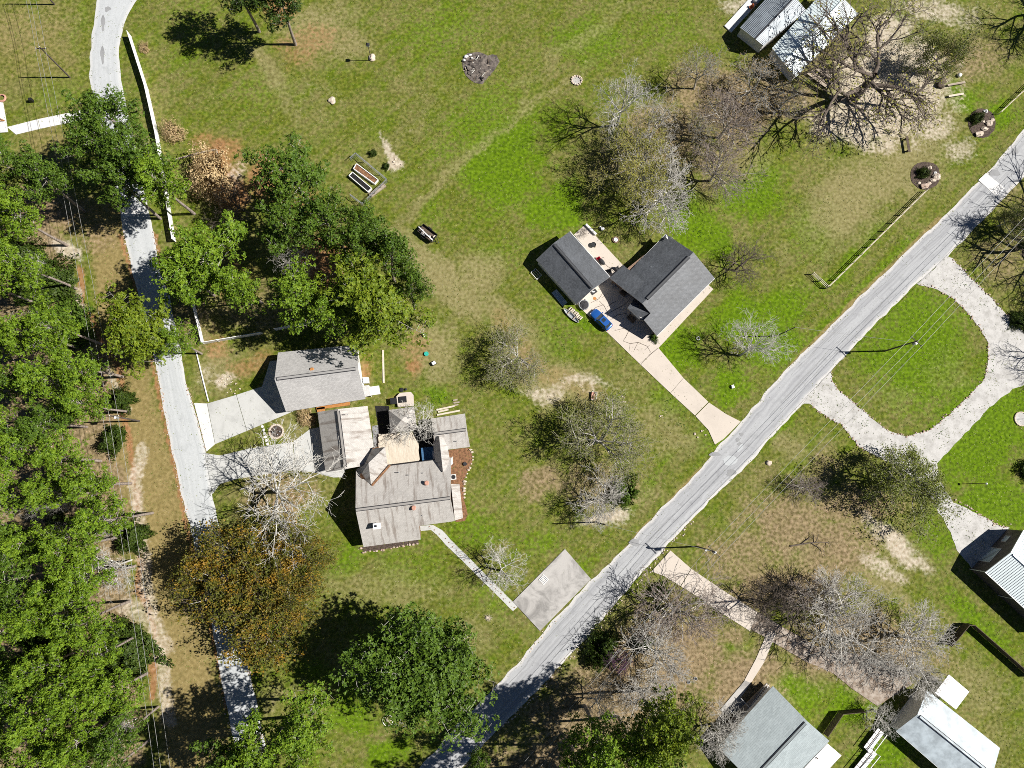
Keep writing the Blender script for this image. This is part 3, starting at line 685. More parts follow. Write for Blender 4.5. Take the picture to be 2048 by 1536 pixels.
def window(root, p, q, t, w, z0, z1, door=False, glass='glass', frame='white'):
    """a window or door on the wall that runs from p to q (outside on the right hand)"""
    p, q = Vector((p[0], p[1], 0)), Vector((q[0], q[1], 0)); d = (q - p).normalized(); o = Vector((d.y, -d.x, 0))
    c = p.lerp(q, t); up = Vector((0, 0, 1))
    a, b = c - d * w / 2, c + d * w / 2
    mb = MB(); f = 0.09
    for s0, s1 in (((a, z0), (a, z1)), ((b, z0), (b, z1))): mb.beam(s0[0] + up * s0[1] + o * 0.03, s1[0] + up * s1[1] + o * 0.03, f, f)
    for z in (z0, z1): mb.beam(a - d * f / 2 + up * z + o * 0.035, b + d * f / 2 + up * z + o * 0.035, f, f)
    fr = mb.obj('door' if door else 'window', MT[frame], root)
    fr['_org'] = root['_org']
    slab_poly(fr, [a + up * z0 + o * 0.012, b + up * z0 + o * 0.012, b + up * z1 + o * 0.012, a + up * z1 + o * 0.012], -o * 0.05, MT[glass], 'panel' if door else 'pane')
    if door: MB().blob(a + d * 0.12 + up * (z0 + (z1 - z0) * 0.45) + o * 0.1, (0.05, 0.05, 0.05), 1, 0).obj('handle', MT['steel'], fr)
    return fr
def gable(root, A, B, C, D, R1, R2, mat, wall, inset=0.4, rake=0.35, cap=True, walls=True, under=None, shade_lines=True):
    """A-B one eave, D-C the other, R1-R2 the ridge (A, D, R1 at the same end)"""
    A, B, C, D, R1, R2 = [Vector(p) for p in (A, B, C, D, R1, R2)]
    roof_face(root, [A, B, R2, R1], mat, under=under); roof_face(root, [D, R1, R2, C], mat, under=under)
    if cap: ridge_cap(root, R1, R2, mat, lines=shade_lines)
    ax = (R2 - R1).normalized(); ax.z = 0
    if not walls: return
    sd = lambda e, r: (Vector((r.x - e.x, r.y - e.y, 0)) - ax * Vector((r.x - e.x, r.y - e.y, 0)).dot(ax)).normalized() * inset
    a, b = A + sd(A, R1) + ax * rake, B + sd(B, R2) - ax * rake; d, c = D + sd(D, R1) + ax * rake, C + sd(C, R2) - ax * rake
    zt = (A.z + D.z) / 2 - 0.17
    wall_prism(root, [a, b, c, d], zt, wall)
    for e0, rr, e1, s in ((a, R1, d, 1), (b, R2, c, -1)):
        r = Vector((rr.x, rr.y, rr.z - 0.2)) + ax * rake * s
        k = 0.12
        slab_poly(root, [Vector((e0.x, e0.y, zt + 0.002)), Vector((e1.x, e1.y, zt + 0.002)), r], ax * 0.1 * s, wall, 'gable_wall')
    return a, b, c, d

# ------------------------------------------------------------------ the grey rambling house and its wings
hA = thing('house', 'large weathered grey roofed house with wings around a pale wooden deck', 'house', P(800, 980))
RA = MT['roof_a']
roof_face(hA, L([(712, 940, 2.6), (780, 931, 2.6), (866, 920, 2.6), (902, 915, 2.6), (901, 996, 6.8), (711, 1020, 6.8)]), RA)
roof_face(hA, L([(711, 1020, 6.8), (901, 996, 6.8), (910, 1042, 4.3), (838, 1052, 4.3), (841, 1079, 2.65), (727, 1094, 2.6)]), RA)
ridge_cap(hA, P(711, 1020, 6.8), P(901, 996, 6.8), RA, s=0.005)
def inset_poly(pts, k):
    c = sum((Vector((p[0], p[1])) for p in pts), Vector((0, 0))) / len(pts)
    return [c + (Vector((p[0], p[1])) - c) * k for p in pts]
mw = inset_poly(L([(712, 940, 2.6), (902, 915, 2.6), (908, 1042, 3.0), (838, 1052, 3.0), (841, 1079, 2.65), (727, 1094, 2.6)]), 0.955)
wall_prism(hA, mw, 2.45, MT['brick'])
axm = (P(901, 996, 6.8) - P(711, 1020, 6.8)).normalized()
slab_poly(hA, [Vector((mw[0].x, mw[0].y, 2.45)), Vector((mw[5].x, mw[5].y, 2.45)), P(711, 1020, 6.5) + axm * 0.45], axm * 0.12, MT['brick'], 'gable_wall')
slab_poly(hA, [Vector((mw[1].x, mw[1].y, 2.45)), P(901, 996, 6.5) - axm * 0.45, Vector((mw[2].x, mw[2].y, 4.0)), Vector((mw[2].x, mw[2].y, 2.45))], -axm * 0.12, MT['brick'], 'gable_wall')
slab_poly(hA, [Vector((mw[3].x, mw[3].y, 2.45)), Vector((mw[3].x, mw[3].y, 4.05)), Vector((mw[2].x, mw[2].y, 4.0)), Vector((mw[2].x, mw[2].y, 2.45))], (0, 0.12, 0), MT['brick'], 'gable_wall')
for t, w in ((0.3, 1.4), (0.7, 1.4)): window(hA, mw[5], mw[4], t, w, 0.9, 2.1)
window(hA, mw[3], mw[2], 0.25, 1.0, 0.1, 2.1, True, 'wood_dark')
window(hA, mw[3], mw[2], 0.7, 1.6, 0.8, 2.1)
window(hA, mw[0], mw[5], 0.35, 1.2, 0.9, 2.1); window(hA, mw[0], mw[5], 0.7, 1.2, 0.9, 2.1)
# north-west wing (garage), ridge north-south
gable(hA, P(635, 824, 2.6), P(651, 945, 2.6), P(752, 927, 2.6), P(735, 812, 2.6), P(676, 818, 5.0), P(691, 938, 5.0), RA, MT['brick'])
# slanted link roof between the wings
roof_face(hA, L([(770, 894, 5.6), (744, 898, 3.3), (714, 928, 3.3), (726, 933, 3.4), (737, 926, 5.8)]), RA)
roof_face(hA, L([(770, 894, 5.6), (737, 926, 5.8), (742, 969, 4.5), (775, 930, 2.7)]), RA)
roof_face(hA, L([(737, 926, 5.8), (713, 938, 2.9), (720, 953, 3.3), (742, 969, 4.5)]), RA)
slab_poly(hA, L([(744, 898, 3.2), (770, 894, 5.5), (774, 928, 2.65), (774, 928, 0.0), (744, 898, 0.0)]), (-0.12, -0.05, 0), MT['brick'], 'gable_wall')
slab_poly(hA, L([(742, 970, 4.62), (778, 930, 2.95), (782, 931, 2.9), (746, 972, 4.62)]), (0, 0, 0.05), MT['brown_bed'], 'leaf_drift')
slab_poly(hA, L([(719, 952, 3.5), (724, 958, 3.6), (731, 958, 4.2), (722, 946, 3.9)]), (0, 0, 0.05), MT['brown_bed'], 'leaf_drift')
slab_poly(hA, L([(744, 897, 3.5), (757, 893, 3.6), (758, 896, 3.7), (748, 899, 3.65)]), (0, 0, 0.05), MT['brown_bed'], 'leaf_drift')
# north-east wing and its link
gable(hA, P(863, 837, 2.6), P(930, 827, 2.6), P(940, 894, 2.6), P(872, 902, 2.6), P(866, 868, 3.9), P(934, 859, 3.9), RA, MT['brick'])
roof_face(hA, L([(878, 871, 4.4), (866, 884, 2.7), (871, 931, 2.7), (886, 944, 4.4)]), RA)
roof_face(hA, L([(878, 871, 4.4), (886, 944, 4.4), (901, 928, 2.7), (893, 880, 2.9)]), RA)
wall_prism(hA, inset_poly(L([(868, 884, 2.6), (873, 930, 2.6), (899, 928, 2.6), (892, 880, 2.6)]), 0.92), 2.5, MT['brick'])
# small hip over the east bay
roof_face(hA, L([(902, 968, 3.1), (919, 968, 2.4), (926, 1036, 2.4), (910, 1041, 3.0)]), RA)
wall_prism(hA, inset_poly(L([(900, 970, 2.4), (917, 970, 2.4), (924, 1035, 2.4), (906, 1038, 2.4)]), 0.93), 2.2, MT['brick'])
# pavilion hip roof
hz, hp = 2.6, P(803, 840, 4.6)
hc = L([(777, 820, hz), (828, 813, hz), (834, 858, hz), (781, 867, hz)])
for i in range(4): roof_face(hA, [hc[i], hc[(i + 1) % 4], hp], RA)
for q in inset_poly(hc, 0.9): MB().box((q.x, q.y, 1.25), (0.2, 0.2, 2.5)).obj('post', MT['wood'], hA)
# deck: boards laid side by side
dpoly = L([(757, 868), (824, 864), (837, 888), (839, 923), (777, 932), (757, 900)], 0.45)
dd = P(839, 923) - P(824, 864); dd.normalize()
mb = MB()
cen = sum(dpoly, Vector((0, 0, 0))) / 6
ax2 = (P(828, 924) - P(820, 866)).normalized(); sx2 = Vector((ax2.y, -ax2.x, 0))
def clip(u):   # extent of the deck along one board line
    ts = []
    for a, b in zip(dpoly, dpoly[1:] + dpoly[:1]):
        da, db = (a - cen).dot(sx2) - u, (b - cen).dot(sx2) - u
        if da * db < 0: ts.append((a.lerp(b, da / (da - db)) - cen).dot(ax2))
    return (min(ts), max(ts)) if len(ts) >= 2 else None
u = -4.5
while u < 4.5:
    e = clip(u)
    if e:
        i0 = len(mb.f)
        mb.beam(cen + sx2 * u + ax2 * e[0] + Vector((0, 0, random.uniform(-.006, .006))), cen + sx2 * u + ax2 * e[1], 0.135, 0.05)
        r = random.random() * 30
        for fi in range(i0, len(mb.f)): mb.uv[fi] = [((Vector(mb.v[q]) - cen).dot(ax2), r + 0.1 * (k % 2)) for k, q in enumerate(mb.f[fi])]
    u += 0.145
o = mb.obj('deck_boards', MT['deck'], hA); o['kind'] = 'stuff'
wall_prism(hA, inset_poly(dpoly, 0.99), 0.41, MT['wood_dark'], 0, 'deck_frame')
wall_prism(hA, L([(825, 858), (866, 850), (872, 925), (838, 925)]), 0.03, MT['soil'], 0.0, 'courtyard_shade_floor')  # near-black colour carries the courtyard's shadow
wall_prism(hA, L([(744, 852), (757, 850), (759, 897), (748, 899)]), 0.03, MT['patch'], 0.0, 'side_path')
wall_prism(hA, L([(750, 812), (778, 812), (781, 868), (758, 868)]), 0.025, MT['soil'], 0.0, 'pavilion_shadow_strip')  # near-black strip painted as the pavilion roof's west shadow on dark ground
# chimney, vents
for (x, y, z, wx, wy, h) in ((754, 1052, 4.1, 1.05, 0.75, 2.0),):
    c = P(x, y, z + h); ch = MB().box((c.x, c.y, z + h / 2 - 0.6), (wx, wy, h + 1.2), math.radians(7)).obj('chimney', MT['trim'], hA)
    ch['_org'] = hA['_org']
    MB().box((c.x, c.y, z + h + 0.07), (wx + 0.2, wy + 0.2, 0.12), math.radians(7)).obj('cap', MT['white'], ch)
    MB().cyl((c.x - 0.15, c.y, z + h + 0.132), 0.17, 0.22, 10).obj('flue', MT['black'], ch)
for x, y, z in ((827, 1016, 6.5), (853, 966, 5.3)):
    c = P(x, y, z + 0.4); MB().cyl((c.x, c.y, z - 0.35), 0.16, 0.6, 12).cyl((c.x, c.y, z + 0.2), 0.42, 0.14, 14, 0, 0.30).obj('roof_vent', MT['copper'], hA)
for x, y, z in ((817, 950, 4.1), (797, 945, 3.9), (846, 946, 3.9), (844, 1031, 5.2), (694, 828, 5.6), (913, 882, 3.4)):
    c = P(x, y, z + 0.3); MB().cyl((c.x, c.y, z - 0.5), 0.07, 0.85, 8).obj('vent_pipe', MT['steel'], hA)
# dark gutter line along the deck side
MB().beam(P(779, 931, 2.55), P(866, 920, 2.55), 0.16, 0.16).obj('gutter', MT['black'], hA)

# ------------------------------------------------------------------ separate garage with the speckled roof
hB = thing('garage_building', 'detached garage with pale speckled roof half shaded by pines', 'garage', P(640, 760))
gb = gable(hB, P(556, 705, 2.7), P(715, 689, 2.7), P(731, 798, 2.7), P(572, 823.5, 2.7), P(549, 758.5, 6.8), P(716, 737, 6.8), MT['roof_b'], MT['siding_w'])
roof_face(hB, L([(722, 772, 2.75), (738, 770, 2.3), (741, 791, 2.3), (729, 794, 2.75)]), MT['roof_b'])
for (x, y) in ((738, 771), (740.5, 790)):
    q = P(x, y, 2.2); MB().box((q.x - 0.1, q.y, 1.1), (0.12, 0.12, 2.2)).obj('porch_post', MT['white'], hB)
sheet('door_slab', [(737, 774), (758, 771), (761, 788), (741, 791)], 0.12, MT['concrete_white'], hB, 0.12)
window(hB, gb[2], gb[1], 0.68, 0.5, 3.6, 4.5); window(hB, gb[2], gb[1], 0.3, 0.95, 0.05, 2.1, True, 'white', 'trim')
window(hB, gb[0], gb[3], 0.3, 2.6, 0.05, 2.2, True, 'white', 'trim'); window(hB, gb[0], gb[3], 0.7, 2.6, 0.05, 2.2, True, 'white', 'trim')
c = P(623, 739, 6.2); MB().cyl((c.x, c.y, 5.3), 0.16, 0.7, 10).cyl((c.x, c.y, 6.0), 0.40, 0.14, 14, 0, 0.28).obj('roof_vent', MT['rust'], hB)

# ------------------------------------------------------------------ charcoal house and its garage
hC = thing('house', 'charcoal shingled house with a corner gable beside the blue car', 'house', P(1320, 590))
RC = MT['roof_c']
def on_plane(px, py, a, b, c):
    n = (b - a).cross(c - a); d = RM @ Vector(((px - 1024) / F, (768 - py) / F, -1.0)); o = Vector((0, 0, H))
    return o + d * ((a - o).dot(n) / d.dot(n))
cr1, cr2, cN, cE = P(1387, 504.5, 5.1), P(1284.6, 607, 5.1), P(1331.8, 468, 2.5), P(1429.5, 556.6, 2.5)
nw = lambda x, y: on_plane(x, y, cr1, cr2, cN); se = lambda x, y: on_plane(x, y, cr1, cr2, cE)
roof_face(hC, [cN, nw(1258.6, 543.6), nw(1244, 576), cr2, cr1], RC)
roof_face(hC, [cr1, cr2, se(1301, 626.6), se(1288, 640), se(1314, 672), cE], RC)
up3 = Vector((0, 0, 0.04))
roof_face(hC, [P(1247, 530.5, 2.45), P(1219.5, 556, 2.45), nw(1264, 591) + up3, nw(1287, 563) + up3], RC)
ridge_cap(hC, P(1387, 504.5, 5.12), P(1284.6, 607, 5.12), RC, s=0.09)
cw = inset_poly(L([(1331.8, 468, 2.5), (1221, 557, 2.4), (1284.6, 607, 3), (1314, 672, 2.5), (1429.5, 556.6, 2.5)]), 0.93)
cw = [cw[0], cw[1], Vector((cw[2].x + 1.5, cw[2].y - 0.4)), cw[3], cw[4]]
wall_prism(hC, cw, 2.25, MT['brick'])
roof_face(hC, L([(1255, 616, 3.9), (1301, 626.6, 3.95), (1288, 640, 3.2), (1280, 640, 2.9)]), RC)
roof_face(hC, L([(1255, 616, 3.9), (1301, 626.6, 3.95), (1290, 605, 3.0), (1268, 598, 2.6)]), RC, name='roof_slope')
slab_poly(hC, L([(1255, 616, 3.8), (1280, 640, 2.8), (1280, 640, 0), (1268, 606, 0), (1268, 600, 2.6)]), (0.1, 0.1, 0), MT['siding_w'], 'gable_wall')
ca = (P(1284.6, 607, 4.5) - P(1387, 504.5, 4.5)).normalized()
slab_poly(hC, [P(1386, 506, 4.45) + ca * 0.4, Vector((cw[0].x, cw[0].y, 2.25)), Vector((cw[4].x, cw[4].y, 2.25))], ca * 0.1, MT['brick'], 'gable_wall')
MB().beam(P(1331.8, 468, 2.42), P(1258.6, 543.6, 2.42), 0.12, 0.12).obj('gutter', MT['white'], hC)
MB().beam(P(1429.5, 556.6, 2.42), P(1314, 672, 2.42), 0.12, 0.12).obj('gutter', MT['white'], hC)
window(hC, cw[2], cw[1], 0.3, 1.5, 0.8, 2.0); window(hC, cw[2], cw[1], 0.65, 1.0, 0.05, 2.05, True, 'wood_dark')
window(hC, cw[3], cw[2], 0.4, 1.4, 0.8, 2.0)
for t in (0.2, 0.5, 0.8): window(hC, cw[4], cw[3], t, 1.3, 0.8, 2.0)
for t in (0.3, 0.7): window(hC, cw[1], cw[0], t, 1.2, 0.8, 2.0)
for x, y, z in ((1302, 533, 3.4), (1318, 622, 3.5)):
    c = P(x, y, z + 0.3); MB().cyl((c.x, c.y, z - 0.3), 0.06, 0.6, 8).obj('vent_pipe', MT['steel'], hC)
c = P(1333, 474, 3.6)
mb = MB(); mb.tube([(c.x, c.y, 2.5), (c.x, c.y, 3.5)], 0.04, 6); mb.obj('dish_mast', MT['steel'], hC)
mb = MB(); dn = Vector((0.55, 0.1, 0.45)).normalized(); a1 = dn.cross(Vector((0, 0, 1))).normalized(); a2 = a1.cross(dn)
vs = [Vector((c.x, c.y, 3.55))] + [Vector((c.x, c.y, 3.55)) + dn * 0.1 + (a1 * math.cos(t) + a2 * math.sin(t)) * 0.42 for t in [k * math.pi / 8 for k in range(16)]]
mb.add(vs, [(0, 1 + k, 1 + (k + 1) % 16) for k in range(16)]); mb.obj('dish', MT['white'], hC)

hD = thing('garage_building', 'charcoal shingled detached garage beside the white patio', 'garage', P(1146, 540))
gable(hD, P(1139.6, 463, 2.5), P(1220, 554, 2.5), P(1153, 609, 2.5), P(1072, 519.5, 2.5), P(1106.6, 486.6, 4.2), P(1186, 578, 4.2), RC, MT['siding_w'])
MB().beam(P(1139.6, 463, 2.42), P(1220, 554, 2.42), 0.12, 0.12).obj('gutter', MT['white'], hD)

# ------------------------------------------------------------------ metal roofed house, upper right
def ribs(root, A, B, R2, R1, step, mat, w=0.06, h=0.07, name='roof_ribs'):
    """raised seams from the eave A-B up to the ridge R1-R2"""
    A, B, R2, R1 = [Vector(p) for p in (A, B, R2, R1)]; n = max(2, int((B - A).length / step)); mb = MB(); up = Vector((0, 0, h / 2))
    for i in range(n + 1): mb.beam(A.lerp(B, i / n) + up, R1.lerp(R2, i / n) + up, w, h)
    o = mb.obj(name, mat, root); o['kind'] = 'stuff'; return o
hE = thing('house', 'galvanised metal roofed house under a spreading bare tree', 'house', P(1590, 70))
DE = MT['metal_d']
d1a = [P(1480, 55, 2.8), P(1560, -34, 2.8), P(1612, 22, 2.9), P(1527, 92, 2.9)]
r1, r2 = P(1510, 78, 3.9), P(1590, -6, 3.9)
roof_face(hE, [d1a[0], d1a[1], r2, r1], DE); roof_face(hE, [d1a[3], r1, r2, d1a[2]], DE)
ribs(hE, d1a[0], d1a[1], r2, r1, 0.30, MT['steel'], 0.05); ribs(hE, d1a[3], d1a[2], r2, r1, 0.30, MT['steel'], 0.05)
MB().beam(r1 + Vector((0, 0, 0.09)), r2 + Vector((0, 0, 0.09)), 0.25, 0.06).obj('ridge_cap', MT['ridge'], hE)
d2 = [P(1544, 96, 3.0), P(1652, -24, 3.0), P(1716, 28, 3.0), P(1592, 154, 3.0)]
q1, q2 = P(1567, 126, 4.3), P(1688, -2, 4.3)
roof_face(hE, [d2[0], d2[1], q2, q1], MT['metal_e']); roof_face(hE, [d2[3], q1, q2, d2[2]], MT['metal_e'])
ribs(hE, d2[0], d2[1], q2, q1, 0.55, MT['metal_e'], 0.05); ribs(hE, d2[3], d2[2], q2, q1, 0.30, MT['steel'], 0.05)
ridge_cap(hE, q1, q2, MT['metal_e'], 0.3, False)
slab_poly(hE, L([(1616, 29, 4.75), (1664, 82, 3.75), (1666, 82, 3.6), (1617, 28, 4.5)]), (0.1, 0.1, 0.0), MT['wood_dark'], 'roof_step_shadow')  # dark slab drawn as the shadow of the upper roof over the lower
wall_prism(hE, inset_poly(d1a, 0.93), 2.65, MT['siding_w']); wall_prism(hE, inset_poly(d2, 0.93), 2.85, MT['siding_w'])
dw = inset_poly(d2, 0.93)
for t in (0.25, 0.5, 0.75): window(hE, dw[3], dw[2], t, 1.2, 0.9, 2.1)
for a, b, c2 in ((d2[0], q1, d2[3]), (d1a[0], r1, d1a[3])):
    ai = (a + c2) / 2; inn = (q2 - q1).normalized() * 0.5
    slab_poly(hE, [a + inn - Vector((0, 0, 0.2)), b + inn - Vector((0, 0, 0.2)), c2 + inn - Vector((0, 0, 0.2))], inn * 0.2, MT['siding_w'], 'gable_wall')
wall_prism(hE, L([(1448, 53), (1500, -4), (1516, 6), (1462, 66)]), 0.25, MT['concrete_white'], 0, 'porch_slab')

# ------------------------------------------------------------------ steel barn at the right edge
hF = thing('barn', 'dark sided steel barn with white ribbed roof and pale garage door', 'barn', P(2010, 1130))
ze, zr = 3.9, 5.5
ea, eb = P(1971, 1144, ze), P(2047, 1060, ze); pk = P(2021.8, 1104.5, zr)
bx = (P(2048, 1215, ze) - ea).normalized() * 16
roof_face(hF, [ea, ea + bx, pk + bx, pk], MT['metal_e']); roof_face(hF, [eb, pk, pk + bx, eb + bx], MT['metal_e'])
ribs(hF, ea, ea + bx, pk + bx, pk, 0.42, MT['steel'], 0.05, 0.05); ribs(hF, eb, eb + bx, pk + bx, pk, 0.42, MT['metal_e'], 0.05, 0.05)
ridge_cap(hF, pk, pk + bx, MT['metal_e'], 0.4, False)
bn = bx.normalized(); gd = Vector((eb.x - ea.x, eb.y - ea.y, 0)).normalized()
fa, fb = Vector((ea.x, ea.y, 0)) + bn * 0.12 + gd * 0.1, Vector((eb.x, eb.y, 0)) + bn * 0.12 - gd * 0.1
wall_prism(hF, [fa, fb, fb + bx, fa + bx], ze - 0.17, MT['siding_b'])
slab_poly(hF, [Vector((fa.x, fa.y, ze - 0.168)), Vector((fb.x, fb.y, ze - 0.168)), Vector((pk.x, pk.y, zr - 0.2)) + bn * 0.12], bn * 0.1, MT['siding_b'], 'gable_wall')
mb = MB(); n = 36
for i in range(n + 1):
    p = fa.lerp(fb, i / n) - bn * 0.012; zt = ze - 0.2 + (zr - ze) * (1 - abs(2 * i / n - 1)) * 0.95
    mb.beam(p, p + Vector((0, 0, zt)), 0.05, 0.03)
o = mb.obj('siding_ribs', MT['siding_b'], hF); o['kind'] = 'stuff'
window(hF, fb, fa, 0.62, 3.4, 0.05, 2.7, True, 'blue_glass', 'trim'); window(hF, fb, fa, 0.22, 1.4, 1.1, 2.2, False, 'blue_glass', 'trim')
MB().beam(ea - bn * 0.02, ea + Vector((-0.02, 0, -ze + 0.05)) - bn * 0.05, 0.1, 0.1).obj('downpipe', MT['white'], hF)
MB().beam(ea + gd * -0.06 + Vector((0, 0, -0.06)), ea + bx + gd * -0.06 + Vector((0, 0, -0.06)), 0.12, 0.12).obj('gutter', MT['white'], hF)
MB().beam(ea + bx * 0.42 + gd * -0.06, ea + bx * 0.42 + gd * -0.06 + Vector((0, 0, -ze + 0.05)), 0.09, 0.09).obj('downpipe', MT['white'], hF)

# ------------------------------------------------------------------ blue-grey house, bottom right
hG = thing('house', 'blue grey shingled house with porch railings and a white lean-to roof', 'house', P(1560, 1460))
zf = 3.0
gg = gable(hG, P(1546, 1372, zf), P(1435.4, 1495, zf), P(1545, 1598, zf), P(1659, 1482, zf), P(1614, 1442, 4.7), P(1502, 1562, 4.7), MT['roof_f'], MT['siding_w'], inset=0.5)
roof_face(hG, L([(1655, 1487, 2.75), (1683, 1511, 2.45), (1595, 1606, 2.45), (1567, 1580, 2.75)]), MT['white'])
for x, y in ((1681, 1511), (1640, 1556)):
    q = P(x, y, 2.3); MB().box((q.x, q.y, 1.15), (0.12, 0.12, 2.3)).obj('porch_post', MT['white'], hG)
q = P(1634, 1516, 2.8); MB().cyl((q.x, q.y, 2.55), 0.1, 0.5, 8).obj('vent_pipe', MT['wood_dark'], hG)
# porch: deck, steps, railing with balusters
pa, pb = P(1536, 1369, 0.9), P(1456, 1450, 0.9)
pd = (pb - pa).normalized(); po = Vector((-pd.y, pd.x, 0)); po = po if po.x < 0 else -po
slab_poly(hG, [pa - po * 1.5, pb + pd * 2 - po * 1.5, pb + pd * 2 + po * 0.35, pa + po * 0.35], (0, 0, -0.15), MT['wood'], 'porch_floor')
def rail(root, a, b, z0, z1, mat, step=0.35, name='railing', r=0.05):
    a, b = Vector((a[0], a[1], 0)), Vector((b[0], b[1], 0)); up = Vector((0, 0, 1)); n = max(1, int((b - a).length / step)); mb = MB()
    mb.beam(a + up * z1, b + up * z1, r * 1.6, r * 1.4); mb.beam(a + up * (z0 + 0.1), b + up * (z0 + 0.1), r, r)
    for i in range(n + 1): mb.beam(a.lerp(b, i / n) + up * (z0 - 0.02), a.lerp(b, i / n) + up * z1, r, r)
    return mb.obj(name, mat, root)
s0, s1 = P(1500.6, 1418, 0.9) + po * 0.3, P(1480, 1443, 0.9) + po * 0.3
rail(hG, pa + po * 0.3, s0, 0.9, 1.85, MT['white'], 0.42); rail(hG, s1, pb + pd * 1.8 + po * 0.3, 0.9, 1.85, MT['white'], 0.42)
for i in range(6):
    z = 0.9 - 0.15 * (i + 1); a0, b0 = s0 + po * (0.25 + 0.32 * i), s1 + po * (0.25 + 0.32 * i)
    MB().beam(Vector((a0.x, a0.y, z)), Vector((b0.x, b0.y, z)), 0.30, 0.06).obj('step', MT['patch'], hG)
for s in (s0, s1): MB().beam(Vector((s.x, s.y, 1.85)), Vector((s.x, s.y, 0.95)) + po * 2.1, 0.07, 0.07).obj('handrail', MT['white'], hG)

hH = thing('house', 'pale grey metal roofed house at the bottom right beside a white canopy', 'house', P(1880, 1480))
gable(hH, P(1854, 1380, 2.8), P(2000, 1496, 2.8), P(1905, 1560, 2.8), P(1792, 1462, 2.8), P(1834.8, 1429, 4.5), P(1985, 1550, 4.5), MT['roof_g'], MT['siding_w'])
MB().beam(P(1792, 1462, 2.72), P(1905, 1560, 2.72), 0.12, 0.12).obj('gutter', MT['white'], hH)

# ------------------------------------------------------------------ trees
def seg_mesh(name, segs, mat, sides=4):
    """segs: rows of p0(3) p1(3) r0 r1 -> tapered prisms in one mesh"""
    S = np.array(segs, dtype=np.float64); p0, p1 = S[:, :3], S[:, 3:6]; r0, r1 = S[:, 6], S[:, 7]
    d = p1 - p0; d /= np.maximum(1e-9, np.linalg.norm(d, axis=1))[:, None]
    up = np.where(np.abs(d[:, 2:3]) < 0.9, np.array([[0, 0, 1.0]]), np.array([[1.0, 0, 0]]))
    a = np.cross(d, up); a /= np.linalg.norm(a, axis=1)[:, None]; b = np.cross(a, d)
    n = len(S); V = np.zeros((n, 2 * sides, 3))
    for j in range(sides):
        t = 2 * math.pi * j / sides; o = a * math.cos(t) + b * math.sin(t)
        V[:, j] = p0 + o * r0[:, None]; V[:, sides + j] = p1 + o * r1[:, None]
    base = (np.arange(n) * 2 * sides)[:, None]
    Fq = np.concatenate([np.stack([base[:, 0] + j, base[:, 0] + (j + 1) % sides, base[:, 0] + sides + (j + 1) % sides, base[:, 0] + sides + j], -1) for j in range(sides)])
    me = bpy.data.meshes.new(name); np_mesh(me, V.reshape(-1, 3), Fq); me.materials.append(mat)
    if sides > 3: me.polygons.foreach_set('use_smooth', np.ones(len(Fq), dtype=bool))
    return me
def leaf_mesh(name, C, N, size, rs, mat, aspect=0.55, jitter=0.35):
    """leaf blades: diamonds at C, facing roughly N"""
    n = len(C); N = N + rs.normal(0, jitter, (n, 3)); N /= np.linalg.norm(N, axis=1)[:, None]
    t = rs.normal(0, 1, (n, 3)); t -= (t * N).sum(1)[:, None] * N; t /= np.linalg.norm(t, axis=1)[:, None]; b = np.cross(N, t)
    s = size * rs.uniform(0.6, 1.3, (n, 1))
    V = np.stack([C - t * s, C + b * s * aspect, C + t * s, C - b * s * aspect], 1).reshape(-1, 3)
    Fq = np.arange(4 * n).reshape(-1, 4)
    me = bpy.data.meshes.new(name); np_mesh(me, V, Fq); me.materials.append(mat)
    return me
def needle_mesh(name, C, D, length, width, per, rs, mat):
    """needle tufts: at each C a star of thin blades around the outward direction D"""
    n = len(C); D = D / np.linalg.norm(D, axis=1)[:, None]
    Cn = np.repeat(C, per, 0); Dn = np.repeat(D, per, 0)
    r = rs.normal(0, 1, (n * per, 3)); r -= (r * Dn).sum(1)[:, None] * Dn; r /= np.linalg.norm(r, axis=1)[:, None]
    tip = r * 0.9 + Dn * rs.uniform(0.05, 0.75, (n * per, 1)); tip /= np.linalg.norm(tip, axis=1)[:, None]
    sd = np.cross(Dn, tip); sd /= np.maximum(1e-6, np.linalg.norm(sd, axis=1))[:, None]
    ln = length * rs.uniform(0.7, 1.25, (n * per, 1)); w = width * rs.uniform(0.7, 1.2, (n * per, 1))
    V = np.stack([Cn - sd * w * 0.4, Cn + tip * ln * 0.55 - sd * w * 0.75, Cn + tip * ln, Cn + tip * ln * 0.55 + sd * w * 0.75, ], 1).reshape(-1, 3)
    Fq = np.arange(4 * n * per).reshape(-1, 4)
    me = bpy.data.meshes.new(name); np_mesh(me, V, Fq); me.materials.append(mat)
    return me
def rot_about(v, axis, ang): return Quaternion(axis, ang) @ v
